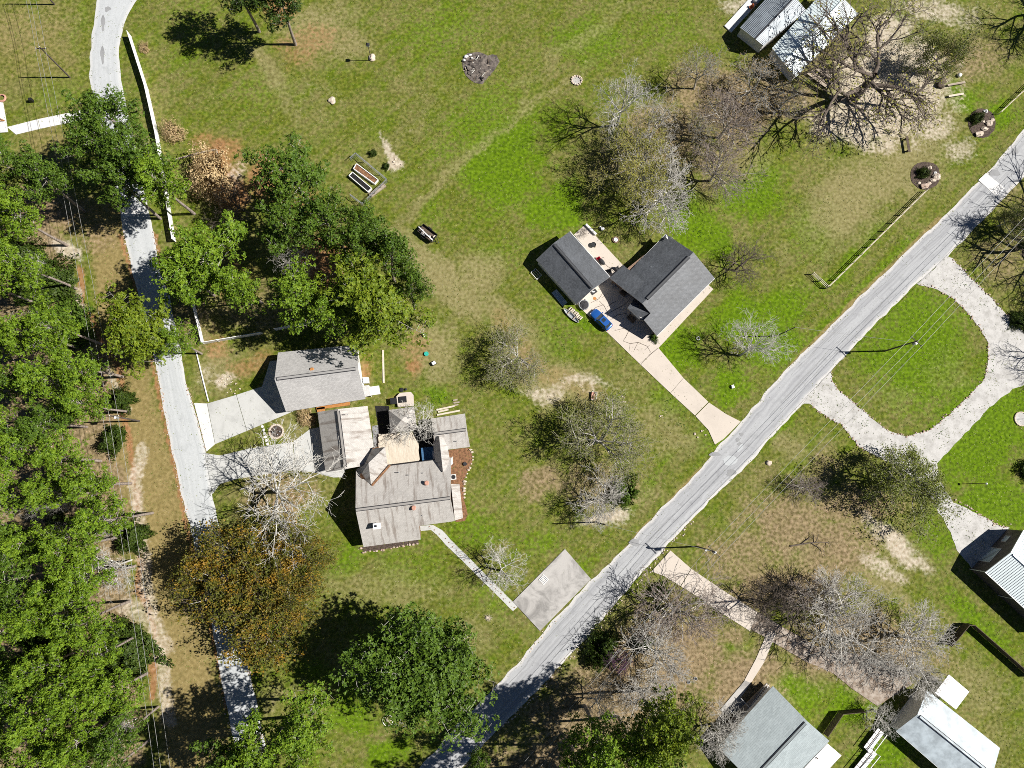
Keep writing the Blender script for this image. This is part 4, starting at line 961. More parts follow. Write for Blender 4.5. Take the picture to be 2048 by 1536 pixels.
def grow(rnd, segs, tips, p, d, length, r, lvl, maxl, cfg):
    k = 4 if lvl < 2 else 3
    pts = [p.copy()]; dirs = []
    for i in range(k):
        w = cfg['wob'] * (0.4 if lvl == 0 else 1)
        d = (d + Vector((rnd.gauss(0, w), rnd.gauss(0, w), rnd.gauss(0, w) + cfg['lift'] * (lvl > 0)))).normalized()
        q = pts[-1] + d * (length / k); r0 = r * (1 - 0.6 * i / k); r1 = r * (1 - 0.6 * (i + 1) / k)
        segs[min(lvl, 3)].append((*pts[-1], *q, max(r0, cfg['rmin']), max(r1, cfg['rmin'] * 0.7)))
        pts.append(q); dirs.append(d.copy())
    if lvl >= maxl:
        tips.append((pts[-1].copy(), d.copy())); tips.append((pts[-2].copy(), d.copy()))
        return
    nb = cfg['n'][min(lvl, len(cfg['n']) - 1)]; az = rnd.random() * 6.28
    for j in range(nb):
        t = cfg['start'][min(lvl, len(cfg['start']) - 1)]; t = t + (1 - t) * (j + rnd.random() * 0.8) / nb; t = min(t, 0.999)
        i = min(int(t * k), k - 1); q = pts[i].lerp(pts[i + 1], t * k - i); dd = dirs[i]
        az += 2.4 + rnd.gauss(0, 0.35)
        perp = dd.cross(Vector((0, 0, 1)) if abs(dd.z) < 0.9 else Vector((1, 0, 0))).normalized(); perp = rot_about(perp, dd, az)
        ang = math.radians(cfg['ang'][min(lvl, len(cfg['ang']) - 1)] + rnd.gauss(0, 9)); nd_ = (dd * math.cos(ang) + perp * math.sin(ang)).normalized()
        ratio = cfg['ratio'][min(lvl, len(cfg['ratio']) - 1)]
        grow(rnd, segs, tips, q, nd_, length * ratio * rnd.uniform(0.75, 1.2) * (1 - 0.3 * (t - 0.5)), r * (1 - 0.45 * t) * 0.70, lvl + 1, maxl, cfg)
    tips.append((pts[-1].copy(), d.copy()))
def bare_proto(seed, h=12.0, trunk=0.4, cfg=None, maxl=5, r=0.30, lean=0.06):
    rnd = random.Random(seed)
    c = dict(wob=0.10, lift=0.03, rmin=0.021, n=[7, 5, 4, 3, 3], start=[0.45, 0.28, 0.25, 0.2, 0.15], ang=[48, 44, 42, 40, 38], ratio=[1.0, 0.66, 0.64, 0.62, 0.62])
    c.update(cfg or {})
    segs = [[], [], [], []]; tips = []
    grow(rnd, segs, tips, Vector((0, 0, -0.1)), Vector((rnd.gauss(0, lean), rnd.gauss(0, lean), 1)).normalized(), h * trunk, r, 0, maxl, c)
    zmax = max(t[0].z for t in tips); k = h / zmax
    allp = np.array([list(t[0]) for t in tips]) * k
    sc = lambda L_: [tuple(x * k for x in s[:6]) + (s[6], s[7]) for s in L_]
    rad = float(np.percentile(np.hypot(allp[:, 0], allp[:, 1]), 92))
    return dict(trunk=sc(segs[0]) + sc(segs[1]) + sc(segs[2]), twigs=sc(segs[3]), tips=allp, dirs=np.array([list(t[1]) for t in tips]), h=h, rad=rad)
def bare_meshes(pr, bark, twig=None, leaf=None, seed=0, dens=1.0, size=0.11, spread=0.22):
    rs = np.random.RandomState(seed)
    out = [('trunk', seg_mesh('trunk', pr['trunk'], MT[bark], 5)), ('branches', seg_mesh('branches', pr['twigs'], MT[twig or bark], 3))]
    if leaf:
        T = pr['tips']; k = max(1, int(round(dens))); sel = T if dens >= 1 else T[rs.rand(len(T)) < dens]
        C = np.repeat(sel, k, 0) + rs.normal(0, spread, (len(sel) * k, 3))
        out.append(('crown', leaf_mesh('crown', C, np.tile([[0, 0, 1.0]], (len(C), 1)), size, rs, MT[leaf], 0.6, 0.8)))
    return dict(parts=out, h=pr['h'], rad=pr['rad'])
def pine_proto(seed, needle, h=20.0, R=4.6, z0=0.5, nb=34, clumps=5, tufts=17, per=6, tl=0.31):
    rnd = random.Random(seed); rs = np.random.RandomState(seed)
    tr = []; p = Vector((0, 0, -0.1)); d = Vector((rnd.gauss(0, .02), rnd.gauss(0, .02), 1)).normalized(); n = 10; pts = [p.copy()]
    for i in range(n):
        d = (d + Vector((rnd.gauss(0, .018), rnd.gauss(0, .018), 0))).normalized(); q = p + d * (h * 0.97 / n)
        tr.append((*p, *q, 0.30 * (1 - 0.8 * i / n), 0.30 * (1 - 0.8 * (i + 1) / n))); p = q; pts.append(p.copy())
    at = lambda t: pts[min(int(t * n), n - 1)].lerp(pts[min(int(t * n), n - 1) + 1], t * n - min(int(t * n), n - 1))
    lim = []; C = []; D = []
    lob = [(rnd.random() * 6.28, rnd.uniform(0.75, 1.25)) for _ in range(7)]
    az = rnd.random() * 6
    for b in range(nb):
        u = (b + rnd.random()) / nb; t = z0 + (1 - z0) * u; base = at(min(t, 0.999)); az += 2.4 + rnd.gauss(0, .3)
        prof = (0.35 + 0.65 * math.sin(math.pi * min(1, (u * 0.8 + 0.22)))) if u < 0.75 else max(0.16, 1.02 - (u - 0.75) * 3.0)
        prof *= 1.0 if u < 0.75 else 0.85
        lobe = 1 + 0.24 * math.sin(2 * az + lob[0][0]) + 0.26 * math.sin(5 * az + lob[1][0] + 3 * u)
        ln = R * prof * lobe * rnd.uniform(0.75, 1.1)
        up = 0.10 + 0.55 * u + rnd.gauss(0, 0.08); dr = Vector((math.cos(az), math.sin(az), up)).normalized()
        q = base; bp = [base]
        for s in range(3):
            dr = (dr + Vector((rnd.gauss(0, .08), rnd.gauss(0, .08), 0.07))).normalized(); q2 = q + dr * ln / 3
            lim.append((*q, *q2, 0.075 * (1 - s / 3.4), 0.075 * (1 - (s + 1) / 3.4))); q = q2; bp.append(q)
        m = max(2, int(clumps * (0.4 + 0.8 * ln / R)))
        for c in range(m):
            s = 0.38 + 0.62 * (c + rnd.random() * 0.6) / m; i = min(int(s * 3), 2); cb = bp[i].lerp(bp[i + 1], min(1, s * 3 - i))
            side = Vector((-dr.y, dr.x, 0)) * rnd.gauss(0, 0.15 * ln); cc = cb + side + Vector((0, 0, rnd.uniform(0.05, 0.35)))
            lim.append((*cb, *cc, 0.025, 0.015))
            cr = rnd.uniform(0.5, 0.85)
            for k in range(tufts):
                o = rs.normal(0, 1, 3); o[2] = abs(o[2]) - 0.25; o /= np.linalg.norm(o); o *= 0.8 + 0.25 * rs.rand()
                C.append([cc.x + o[0] * cr, cc.y + o[1] * cr, cc.z + o[2] * cr * 0.8]); D.append([o[0] * 1.0, o[1] * 1.0, 0.25 + o[2] * 1.0])
    C = np.array(C); D = np.array(D)
    return dict(parts=[('trunk', seg_mesh('trunk', tr, MT['bark_pine'], 8)), ('branches', seg_mesh('branches', lim, MT['bark_grey'], 3)), ('crown', needle_mesh('crown', C, D, tl, 0.10, per, rs, MT[needle]))], h=h, rad=R)
def shrub_proto(seed, mat, n=7000, size=0.06, rough=0.42):
    rs = np.random.RandomState(seed); off = Vector((seed * 3.7, seed * 1.3, 0))
    d = rs.normal(0, 1, (n, 3)); d /= np.linalg.norm(d, axis=1)[:, None]; d[:, 2] = np.abs(d[:, 2])
    k = np.array([1 + rough * 1.9 * mnoise.noise(Vector(x) * 1.8 + off) + rough * 1.1 * mnoise.noise(Vector(x) * 5 + off) for x in d])
    rr = k * (0.62 + 0.42 * rs.rand(n) ** 0.6)
    C = d * rr[:, None] * np.array([[1, 1, 0.85]])
    st = [(0, 0, 0, math.cos(a) * 0.5, math.sin(a) * 0.5, 0.55, 0.04, 0.015) for a in [i * 1.05 for i in range(6)]]
    return dict(parts=[('stems', seg_mesh('stems', st, MT['bark_dark'], 4)), ('foliage', leaf_mesh('foliage', C, d, size, rs, MT[mat], 0.5, 0.5))], h=0.85, rad=1.0)
def oak_proto(seed, mat, h=13, size=0.17, dens=7, cfg=None):
    pr = bare_proto(seed, h, 0.3, dict(n=[7, 5, 5, 4], start=[0.35, 0.25, 0.2, 0.2], wob=0.12, **(cfg or {})), 4, 0.28)
    return bare_meshes(pr, 'bark_grey', 'bark_dark', mat, seed, dens, size, 0.30)

BP = [bare_proto(s, 12, t, c) for s, t, c in ((3, 0.36, None), (5, 0.30, dict(ang=[58, 50, 46, 42, 40])), (8, 0.42, dict(n=[6, 5, 4, 3, 3])), (12, 0.33, dict(ang=[42, 44, 44, 42, 40], n=[8, 5, 4, 4, 3])))]
# open spreading crown with few heavy limbs
BP.append(bare_proto(21, 13, 0.28, dict(n=[6, 5, 4, 4, 3], ang=[60, 48, 44, 42, 40], wob=0.17, start=[0.5, 0.3, 0.2, 0.15, 0.1]), 5, 0.5))
BP.append(bare_proto(27, 12, 0.34, dict(rmin=0.022, n=[8, 5, 4, 4, 2], ang=[46, 44, 42, 40, 38]), 5, 0.24))   # dense twigs
TREE = dict(
    pale1=bare_meshes(BP[0], 'bark_pale'), pale2=bare_meshes(BP[2], 'bark_pale'), grey1=bare_meshes(BP[1], 'bark_grey', 'bark_grey'), grey2=bare_meshes(BP[5], 'bark_pale', 'bark_grey'),
    pink1=bare_meshes(BP[5], 'bark_grey', 'twig_pink'), dark1=bare_meshes(BP[1], 'bark_dark', 'bark_dark'), olive1=bare_meshes(BP[3], 'bark_grey', 'bark_olive', 'bud_green', 1, 1, 0.09),
    yel1=bare_meshes(BP[0], 'bark_grey', 'bark_olive', 'bud_yellow', 2, 3.0, 0.11), yel2=bare_meshes(BP[1], 'bark_grey', 'bark_olive', 'bud_green', 3, 4, 0.13, 0.3),
    brown1=bare_meshes(BP[2], 'bark_grey', 'bark_grey', 'bud_brown', 4, 0.7, 0.11), spread=bare_meshes(BP[4], 'bark_dark', 'bark_dark', 'bud_yellow', 5, 0.35, 0.12),
    spread_bare=bare_meshes(BP[4], 'bark_dark', 'bark_dark'), purple=bare_meshes(BP[2], 'bark_dark', 'bark_dark', 'bud_purple', 6, 2, 0.08),
    pineA=pine_proto(31, 'needle_a'), pineB=pine_proto(32, 'needle_a', R=4.4, nb=30), pineC=pine_proto(33, 'needle_b', R=4.8, nb=36), pineD=pine_proto(34, 'needle_b', R=4.4, nb=27), pineE=pine_proto(35, 'needle_c', R=5.0, nb=50, clumps=6),
    pineF=pine_proto(36, 'needle_d', R=4.8, nb=36), oak=oak_proto(41, 'oak'), bigleaf=pine_proto(43, 'needle_b', h=18, R=6.2, z0=0.35, nb=90, clumps=8, tufts=13, per=6, tl=0.30),
    shrub=shrub_proto(51, 'shrub'), shrub2=shrub_proto(52, 'shrub_green'), shrub3=shrub_proto(53, 'shrub', 6000, 0.06, 0.45), tan=shrub_proto(54, 'tan', 5000, 0.05, 0.5))
KIND = dict(pale='bare_tree', grey='bare_tree', pink='bare_tree', dark='bare_tree', olive='bare_tree', yel='budding_tree', brown='budding_tree', spread='budding_tree', spread_bare='bare_tree', purple='flowering_tree', pine='pine_tree', oak='oak_tree', bigleaf='evergreen_tree', shrub='shrub', tan='dry_shrub')
trnd = random.Random(99)
def plant(kind, px, py, label, h=None, r=None, at='crown', group=None, rz=None, cat=None, zc=0.72):
    """one tree; px, py is where its crown (or its foot) was measured, r its crown radius in picture pixels"""
    T = TREE[kind]; shr = kind.startswith(('shrub', 'tan'))
    if r is not None: rw = r * H / F * 1.03
    if shr: base = P(px, py, (h or rw) * 0.5)
    elif at == 'foot': base = P(px, py)
    else: base = P(px, py, h * zc)
    nm = next(v for k, v in sorted(KIND.items(), key=lambda kv: -len(kv[0])) if kind.startswith(k))
    o = thing(nm, label, cat or ('shrub' if shr else 'tree'), (base.x, base.y, 0), group, trnd.random() * 6.28 if rz is None else rz)
    if shr: o.scale = (rw * trnd.uniform(0.9, 1.2), rw * trnd.uniform(0.75, 1.0), (h or rw * 1.1) / 0.85)
    else:
        sz = h / T['h']; sx = (rw * (0.87 if kind.startswith('pine') else 1) / T['rad']) if r is not None else sz
        o.scale = (sx, sx, sz)
    for nmx, me in T['parts']: child(nmx, me, o)
    return o

# the pine wood on the left
edge = [(250, 30), (300, 85), (350, 95), (420, 75), (470, 60), (500, 70), (560, 40), (640, 120), (700, 190), (800, 190), (860, 190), (960, 200), (1060, 235), (1150, 200), (1200, 170), (1260, 190), (1330, 225), (1420, 250), (1540, 265)]
def edge_x(y): return float(np.interp(y, [e[0] for e in edge], [e[1] for e in edge]))
spots = []
tries = 0
wr = random.Random(5)
while tries < 4000:
    tries += 1; y = wr.uniform(285, 1580); x = wr.uniform(-70, edge_x(y) - 22)
    if all((x - a) ** 2 + (y - b) ** 2 > 74 ** 2 for a, b in spots): spots.append((x, y))
ORD = ['first', 'second', 'third', 'fourth', 'fifth', 'sixth', 'seventh', 'eighth', 'ninth', 'tenth', 'eleventh', 'twelfth', 'thirteenth', 'fourteenth', 'fifteenth', 'sixteenth', 'seventeenth', 'eighteenth']
spots.sort(key=lambda q: q[1]); rows = [sorted(spots[i:i + 4]) for i in range(0, len(spots), 4)]
wood = [(x, y, 'tall pine in the left wood, %s from the left in the %s row down' % (ORD[j], ORD[i])) for i, rw_ in enumerate(rows) for j, (x, y) in enumerate(rw_)]
for i, (x, y, wlab) in enumerate(wood):
    k = wr.choice(['pineA', 'pineB', 'pineA', 'pineC', 'pineB', 'pineD'])
    plant(k, x, y, wlab, wr.uniform(17, 23), wr.uniform(40, 52), group='pines of the left wood', zc=0.8)
for i in range(26):
    y = wr.uniform(480, 1560); x = wr.uniform(0, edge_x(y) + 8)
    plant(wr.choice(['shrub2', 'shrub', 'shrub3']), x, y, 'low green bush under the pines of the left wood', wr.uniform(1.5, 3.2), wr.uniform(18, 34), group='undergrowth of the left wood')
for i in range(9):
    y = wr.uniform(520, 1500); x = wr.uniform(20, edge_x(y) - 10)
    plant(wr.choice(['pale2', 'grey2']), x, y, 'bare pale sapling standing among the left pines', wr.uniform(9, 13), wr.uniform(22, 36), group='bare saplings in the left wood')
for x, y, r, lb in ((85, 560, 52, 'large dark rounded bush at the upper wood edge'), (255, 1298, 46, 'large dark rounded bush at the lower wood edge'), (262, 1075, 26, 'dark bush beside the grass verge halfway down the wood edge'), (222, 880, 24, 'dark bush at the wood edge below the utility pole'), (238, 800, 22, 'dark bush under the wires above the utility pole'), (130, 640, 40, 'sprawling green bush at the wood edge near the leafy lane pine')):
    plant('shrub' if 'dark' in lb else 'shrub2', x, y, lb, 3.2, r)
plant('pale1', 220, 1130, 'bare pale tree leaning out of the wood edge over the verge', 10, 52)
plant('pale2', 60, 530, 'fallen looking bare grey branches in the upper wood', 8, 28)

for a in [('pineC', 205, 205, 20, 64, 'pine overhanging the lane, topmost of its clump'), ('pineD', 180, 285, 19, 52, 'pine at the left side of the clump over the lane'), ('pineC', 262, 285, 21, 66, 'pine in the middle of the clump over the lane'), ('pineB', 308, 350, 20, 56, 'pine at the lower right of the clump over the lane'), ('pineC', 235, 365, 19, 56, 'pine at the foot of the clump over the lane'),
          ('pineD', 590, 345, 19, 84, 'pine beside the raised garden beds'), ('pineA', 415, 525, 19, 88, 'bright pine beside the white fence right of the lane'), ('pineA', 365, 545, 17, 52, 'smaller bright pine at the lane edge'), ('pineA', 470, 560, 18, 50, 'bright pine touching the fence yard'),
          ('pineD', 560, 450, 19, 62, 'pine left of centre in the garden grove'), ('pineC', 660, 445, 20, 58, 'pine below the raised beds in the grove'), ('pineD', 732, 440, 17, 42, 'thin topped pine nearest the trailer'), ('pineC', 768, 508, 19, 56, 'pine at the right rim of the grove below the trailer'), ('pineC', 815, 575, 18, 40, 'rightmost pine of the garden grove'), ('pineC', 710, 500, 19, 56, 'pine in the middle of the garden grove'),
          ('pineB', 590, 580, 19, 62, 'pine above the white fence corner'), ('pineB', 640, 620, 18, 46, 'pine leaning toward the speckled roof'), ('pineE', 750, 620, 19, 100, 'big yellow green pine beside the speckled garage roof'), ('pineE', 262, 640, 18, 74, 'olive green pine standing over the lane'), ('pineB', 345, 680, 15, 36, 'slim pine branch hanging over the lane'),
          ('pineB', 600, 1475, 22, 66, 'bright pine at the bottom edge above the shadowed lawn'), ('pineA', 520, 1515, 21, 62, 'bright pine at the bottom edge over the lane'), ('pineC', 450, 1560, 21, 60, 'pine cut by the bottom edge over the lane'),
          ('pineE', 1345, 1465, 25, 62, 'yellow green pine at the bottom beside the blue grey house'), ('pineB', 1215, 1500, 24, 62, 'bright green pine at the bottom edge right of the street'), ('pineB', 1290, 1520, 23, 52, 'green pine between the two bottom pines'), ('pineD', 960, 1530, 15, 22, 'small pine tip at the bottom left of the street'),
          ('pineF', 548, -18, 18, 62, 'dark pine cut by the top edge'), ('pineF', 470, -40, 17, 60, 'dark pine beyond the top edge, left of another')]:
    plant(a[0], a[1], a[2], a[5], a[3], a[4], zc=0.82)
# trees out of the frame whose shadows cross the street at the bottom
for x, y, hh in ((1330, 1600, 24), (1180, 1590, 24), (1060, 1640, 23), (470, 1640, 22), (620, 1640, 20)):
    plant('pineC', x, y, 'pine below the bottom edge of the picture', hh, 58, group='pines beyond the bottom edge', zc=0.82)
plant('bigleaf', 845, 1345, 'large dark evergreen with pale twigs on the front lawn', 19, 112, zc=0.7)
plant('oak', 455, 1140, 'orange and green oak beside the lane, upper crown', 14, 78)
plant('oak', 585, 1120, 'orange and green oak nearest the grey house', 11, 62)
plant('oak', 510, 1235, 'orange and green oak beside the lane, lower crown', 13, 88)
plant('oak', 390, 1150, 'dark green oak edge overhanging the lane', 9, 40)
plant('oak', 545, 1175, 'orange oak crown in the middle of the oak clump', 14, 60)

for a in [('pale1', 520, 985, 15, 118, 'tall bare pale tree over the driveway left of the grey house'), ('pale2', 1262, 185, 16, 62, 'white barked bare tree at the top of the bare grove'), ('grey1', 1320, 240, 13, 72, 'grey bare tree in the middle of the bare grove'), ('yel1', 1310, 320, 12, 92, 'yellow budding tree in the bare grove'), ('grey2', 1330, 375, 12, 84, 'pale grey bare tree at the foot of the bare grove'),
          ('brown1', 1415, 130, 11, 50, 'thin brown budding tree between the grove and the metal roof'), ('brown1', 1520, 150, 9, 66, 'brown budding tree against the metal roofed house'), ('brown1', 1580, 190, 7, 46, 'low brown budding tree below the metal roof corner'), ('pink1', 1470, 230, 12, 70, 'pinkish bare tree right of the bare grove'), ('pink1', 1450, 325, 11, 66, 'pinkish bare tree above the charcoal house'),
          ('brown1', 1405, 250, 9, 44, 'small brown budding tree inside the bare grove'), ('dark1', 1490, 525, 7, 56, 'low dark bare tree right of the charcoal house'), ('pale1', 1515, 695, 11, 66, 'white bare tree on the lawn in front of the charcoal house'), ('olive1', 1042, 712, 7.5, 66, 'low round olive twigged tree in the middle lawn'), ('olive1', 1205, 880, 12, 86, 'grey green bare tree left of the driveway mouth'),
          ('grey2', 1205, 1000, 9, 54, 'small grey bare tree beside the evergreen bush'), ('pale2', 1005, 1150, 8, 50, 'small white bare tree by the parking slab'), ('yel2', 1830, 955, 13, 84, 'yellow green budding tree beside the gravel loop'), ('pink1', 1620, 975, 5, 36, 'low pinkish bare tree in the shade by the wires'),
          ('pink1', 1365, 1225, 10, 86, 'pinkish grey bare tree below the lower driveway mouth'), ('grey2', 1325, 1320, 11, 66, 'grey green bare tree among the leaf litter'), ('grey2', 1300, 1400, 9, 52, 'bare grey tree above the bottom pines'), ('dark1', 1545, 1215, 11, 60, 'dark bare tree over the lower driveway'), ('grey2', 1690, 1235, 12, 84, 'large pale grey bare tree by the lower patio'), ('grey1', 1735, 1300, 11, 84, 'grey bare tree over the lower patio'), ('pink1', 1640, 1200, 9, 58, 'pinkish bare tree left of the pale patio trees'), ('grey2', 1850, 1290, 10, 74, 'bare tree between the patio and the wooden fence'), ('pale2', 1770, 1432, 5, 34, 'small bare tree above the white ramp'), ('grey2', 1850, 1360, 8, 50, 'bare tree leaning over the pale metal roof'),
          ('grey2', 1450, 1475, 9, 50, 'bushy grey bare tree at the porch of the blue grey house'), ('grey1', 1205, 1425, 10, 38, 'pale bare tree behind the bottom pines'), ('pale2', 575, 520, 14, 40, 'bare white branches inside the garden grove'), ('dark1', 465, 395, 8, 50, 'dark bare shrubby tree by the sandy mound'), ('pale2', 842, 852, 6.5, 50, 'bare tree rising from the courtyard between the wings'),
          ('purple', 1243, 1330, 6, 24, 'purple blossoming tree among the leaf litter'), ('yel2', 1910, 95, 12, 60, 'green budding tree right of the spreading tree'), ('yel2', 2040, 430, 8, 34, 'green budding tree at the right edge below the culvert')]:
    plant(a[0], a[1], a[2], a[5], a[3], a[4])
plant('spread', 1765, 140, 'wide spreading tree with ivy beside the metal roofed house', 17, 175, rz=0.6, zc=0.6)
for x, y, hh, r in ((2105, 30, 15, 110), (2105, 482, 18, 160), (2140, 700, 13, 80), (2100, 600, 9, 50), (1800, -50, 15, 90)):
    plant('spread_bare', x, y, 'bare tree standing outside the right or top edge', hh, r, at='foot', group='trees beyond the right edge')
for x, y, r, lb, k in ((1252, 984, 28, 'trimmed dark green bush beside the grey bare tree', 'shrub2'), (1322, 1184, 18, 'dark green bush under the pinkish tree', 'shrub'), (1205, 1300, 32, 'dark evergreen bush beside the purple tree', 'shrub'), (1288, 1287, 18, 'green bush right of the purple tree', 'shrub'), (1308, 676, 9, 'green bush at the corner of the charcoal house', 'shrub2'),
                       (420, 350, 46, 'tan dry ornamental clump by the sandy mound', 'tan'), (345, 262, 20, 'grey tan clump behind the white fence', 'tan'), (288, 95, 10, 'dry spiky clump at the end of the white fence', 'tan'), (745, 306, 8, 'small bush left of the sand patch', 'shrub'), (772, 332, 8, 'small bush below the sand patch', 'shrub'), (2070, 940, 22, 'round dark bush cut by the right edge', 'shrub'), (1848, 345, 13, 'green plant in the rock flower bed by the rail fence', 'shrub'), (1955, 235, 14, 'dark plant in the upper rock flower bed', 'shrub'), (2045, 640, 20, 'dark bush at the right edge by the gravel', 'shrub')):
    plant(k, x, y, lb, None, r)

# ------------------------------------------------------------------ utility poles and wires
UP = Vector((0, 0, 1))
def pole(px, py, h, label, arm=None, armlen=1.3, transformer=False, lamp=False, r=0.15, name='utility_pole', cat='utility pole', lean=(0, 0)):
    b = P(px, py); o = thing(name, label, cat, b)
    top = b + UP * h + Vector((lean[0], lean[1], 0))
    MB().tube([b - UP * 0.2, b.lerp(top, 0.5), top], [r, r * 0.85, r * 0.65], 10).obj('shaft', MT['pole'], o)
    tops = []
    if arm is not None:
        a = Vector((math.cos(arm), math.sin(arm), 0)); c = top - UP * 0.5
        MB().beam(c - a * armlen, c + a * armlen, 0.11, 0.13).obj('crossarm', MT['pole'], o)
        for s in (-1, 0, 1):
            q = c + a * armlen * 0.9 * s + UP * (0.06 if s else 0.5); MB().cyl(q, 0.055, 0.2, 8, 0, 0.035).obj('insulator', MT['white'], o); tops.append(q + UP * 0.2)
    if transformer:
        q = top - UP * 1.9 + Vector((0.36, -0.2, 0)); t = MB().cyl(q, 0.25, 0.85, 14).obj('transformer', MT['steel'], o); t['_org'] = o['_org']
        MB().cyl(q + UP * 0.85, 0.19, 0.06, 14).cyl(q + UP * 0.9, 0.05, 0.22, 8).obj('bushing', MT['white'], t)
    if lamp:
        q = top - UP * 1.2; MB().tube([q, q + Vector((-0.5, 0.1, 0.25)), q + Vector((-1.1, 0.15, 0.25))], 0.03, 6).obj('lamp_arm', MT['steel'], o)
        MB().cyl(q + Vector((-1.2, 0.15, 0.05)), 0.2, 0.22, 12, 0, 0.12).obj('lamp_head', MT['white'], o)
    return top, tops
AR = math.radians(-44)
t1, w1 = pole(1393, 1093, 9.6, 'utility pole with transformer and street lamp at the lower driveway mouth', AR, transformer=True, lamp=True)
t2, w2 = pole(1770, 702, 9.8, 'utility pole with crossarm in the grass inside the gravel loop', AR, transformer=True)
t3, w3 = pole(279, 842, 10.2, 'utility pole with transformer beside the wood and grass verge', math.radians(4), transformer=True)
t4, w4 = pole(140, 155, 9.3, 'utility pole on the lawn left of the lane, lower of two', math.radians(4), 0.9)
t5, w5 = pole(109, 9, 9.5, 'utility pole at the top left corner of the lawn', math.radians(4), 0.9)
t6, _ = pole(1193, 1044, 8.6, 'plain wooden pole between the bare tree and the parking slab', r=0.13)
t7, _ = pole(1553, 672, 7.6, 'plain wooden pole behind the white bare lawn tree', r=0.12)
t8, w8 = pole(2098, 362, 9.0, 'utility pole just outside the right edge by the culvert', AR)
tb, wb = pole(965, 1590, 9.6, 'utility pole just below the bottom edge by the street', AR)
tl, wl = pole(395, 1640, 9.6, 'utility pole just below the bottom edge by the verge', math.radians(4))
def cable(a, b, label, group, r=0.026, sag=0.35):
    pts = [a.lerp(b, i / 16) - UP * sag * 4 * (i / 16) * (1 - i / 16) for i in range(17)]
    tag(MB().tube(pts, r, 5).obj('power_cable', MT['wire']), label, 'cable', group)
for A_, B_, lb, gp in ((w8, w2, 'overhead wire from the loop pole toward the upper right', 'wires right of the loop pole'), (w2, w1, 'overhead wire between the loop pole and the lamp pole', 'wires along the street'), (w1, wb, 'overhead wire from the lamp pole to the bottom edge', 'wires at the lower street'),
                       (w5, w4, 'overhead wire between the two top left poles', 'wires at the top left'), (w4, w3, 'overhead wire above the verge and the upper wood edge', 'wires over the verge'), (w3, wl, 'overhead wire above the lower verge', 'wires over the lower verge')):
    for p, q in zip(A_, B_): cable(p, q, lb, gp)
cable(w1[1] - UP * 1.5, t6, 'service wire crossing the street to the plain wooden pole', None, 0.02); cable(w2[1] - UP * 1.5, t7, 'service wire crossing the street to the lawn pole', None, 0.02)

# ------------------------------------------------------------------ fences
def panel_fence(name, label, pts, h, mat, plank=0.15, panel=2.4, gap=0.012, thick=0.04, post=0.11):
    W = L(pts); o = thing(name, label, 'fence', W[0])
    for a, b in zip(W[:-1], W[1:]):
        n = max(1, round((b - a).length / panel)); d = (b - a) / n; u = d.normalized()
        for i in range(n):
            p = a + d * i
            MB().box((p.x, p.y, h / 2 + 0.03), (post, post, h + 0.06), math.atan2(u.y, u.x)).obj('post', mat, o)
            mb = MB(); k = max(1, int(d.length / (plank + gap)))
            for j in range(k):
                c = p + d * (j + 0.5) / k; hh = h - random.uniform(0, 0.03)
                mb.box((c.x, c.y, hh / 2 + 0.03), (d.length / k - gap, thick, hh - 0.06), math.atan2(u.y, u.x))
            mb.beam(p + UP * h, p + d + UP * h, thick + 0.06, 0.06)
            mb.obj('panel', mat, o)
    q = W[-1]; MB().box((q.x, q.y, h / 2 + 0.03), (post, post, h + 0.06)).obj('post', mat, o)
    return o
panel_fence('privacy_fence', 'tall white panel fence along the right side of the lane', [(263, 74), (297, 180), (318, 273), (352, 484)], 1.8, MT['white'])
panel_fence('privacy_fence', 'white fence around the shaded corner yard under the pines', [(387, 596), (409, 688), (526, 668)], 1.5, MT['white'])
panel_fence('privacy_fence', 'short white fence behind the speckled garage', [(553, 661), (616, 648), (644, 641)], 1.5, MT['white'])
panel_fence('privacy_fence', 'dark wooden fence left of the barn shadow', [(1890, 1288), (1925, 1246), (1936, 1247), (2055, 1352)], 1.9, MT['wood_dark'])
panel_fence('privacy_fence', 'dark wooden fence between the two bottom right houses', [(1646, 1466), (1676, 1422), (1720, 1418)], 1.8, MT['wood_dark'])
def rail_fence(label, segs, h=1.3, mat='wood_pale'):
    o = thing('rail_fence', label, 'fence', P(*segs[0][0]))
    for p_, q_ in segs:
        a, b = P(*p_), P(*q_); n = max(1, round((b - a).length / 2.4))
        for i in range(n + 1):
            c = a.lerp(b, i / n); MB().box((c.x, c.y, (h + 0.1) / 2), (0.13, 0.13, h + 0.1), math.atan2((b - a).y, (b - a).x)).obj('post', MT[mat], o)
        for i in range(n):
            for z in (0.4, 0.85, 1.3): MB().beam(a.lerp(b, i / n) + UP * z, a.lerp(b, (i + 1) / n) + UP * z, 0.07, 0.10).obj('rail', MT[mat], o)
rail_fence('pale three rail fence running from the rock bed along the street lawn', [((1848, 384), (1652, 577)), ((1652, 577), (1622, 549))])
rail_fence('pale three rail fence at the upper right corner', [((1994, 230), (2090, 140))])
o = thing('white_pipe', 'thin white pipe lying on the dry yard above the driveway', 'pipe', P(393, 702)); MB().tube(L([(392, 702), (406, 760), (417, 803)], 0.12), 0.11, 8).obj('pipe', MT['white'], o)
o = thing('wooden_beam', 'long pale wooden beam lying beside the speckled garage', 'beam', P(767, 730)); MB().beam(P(766, 700, 0.08), P(767.5, 766, 0.08), 0.32, 0.12).obj('beam', MT['wood_pale'], o)
o = thing('log_border', 'low wooden border rail on the sandy mound by the lane pines', 'border', P(390, 310))
for a, b in (((352, 319), (395, 307)), ((395, 307), (433, 299)), ((433, 299), (438, 318))): MB().beam(P(*a, 0.2), P(*b, 0.2), 0.2, 0.4).obj('log', MT['wood'], o)

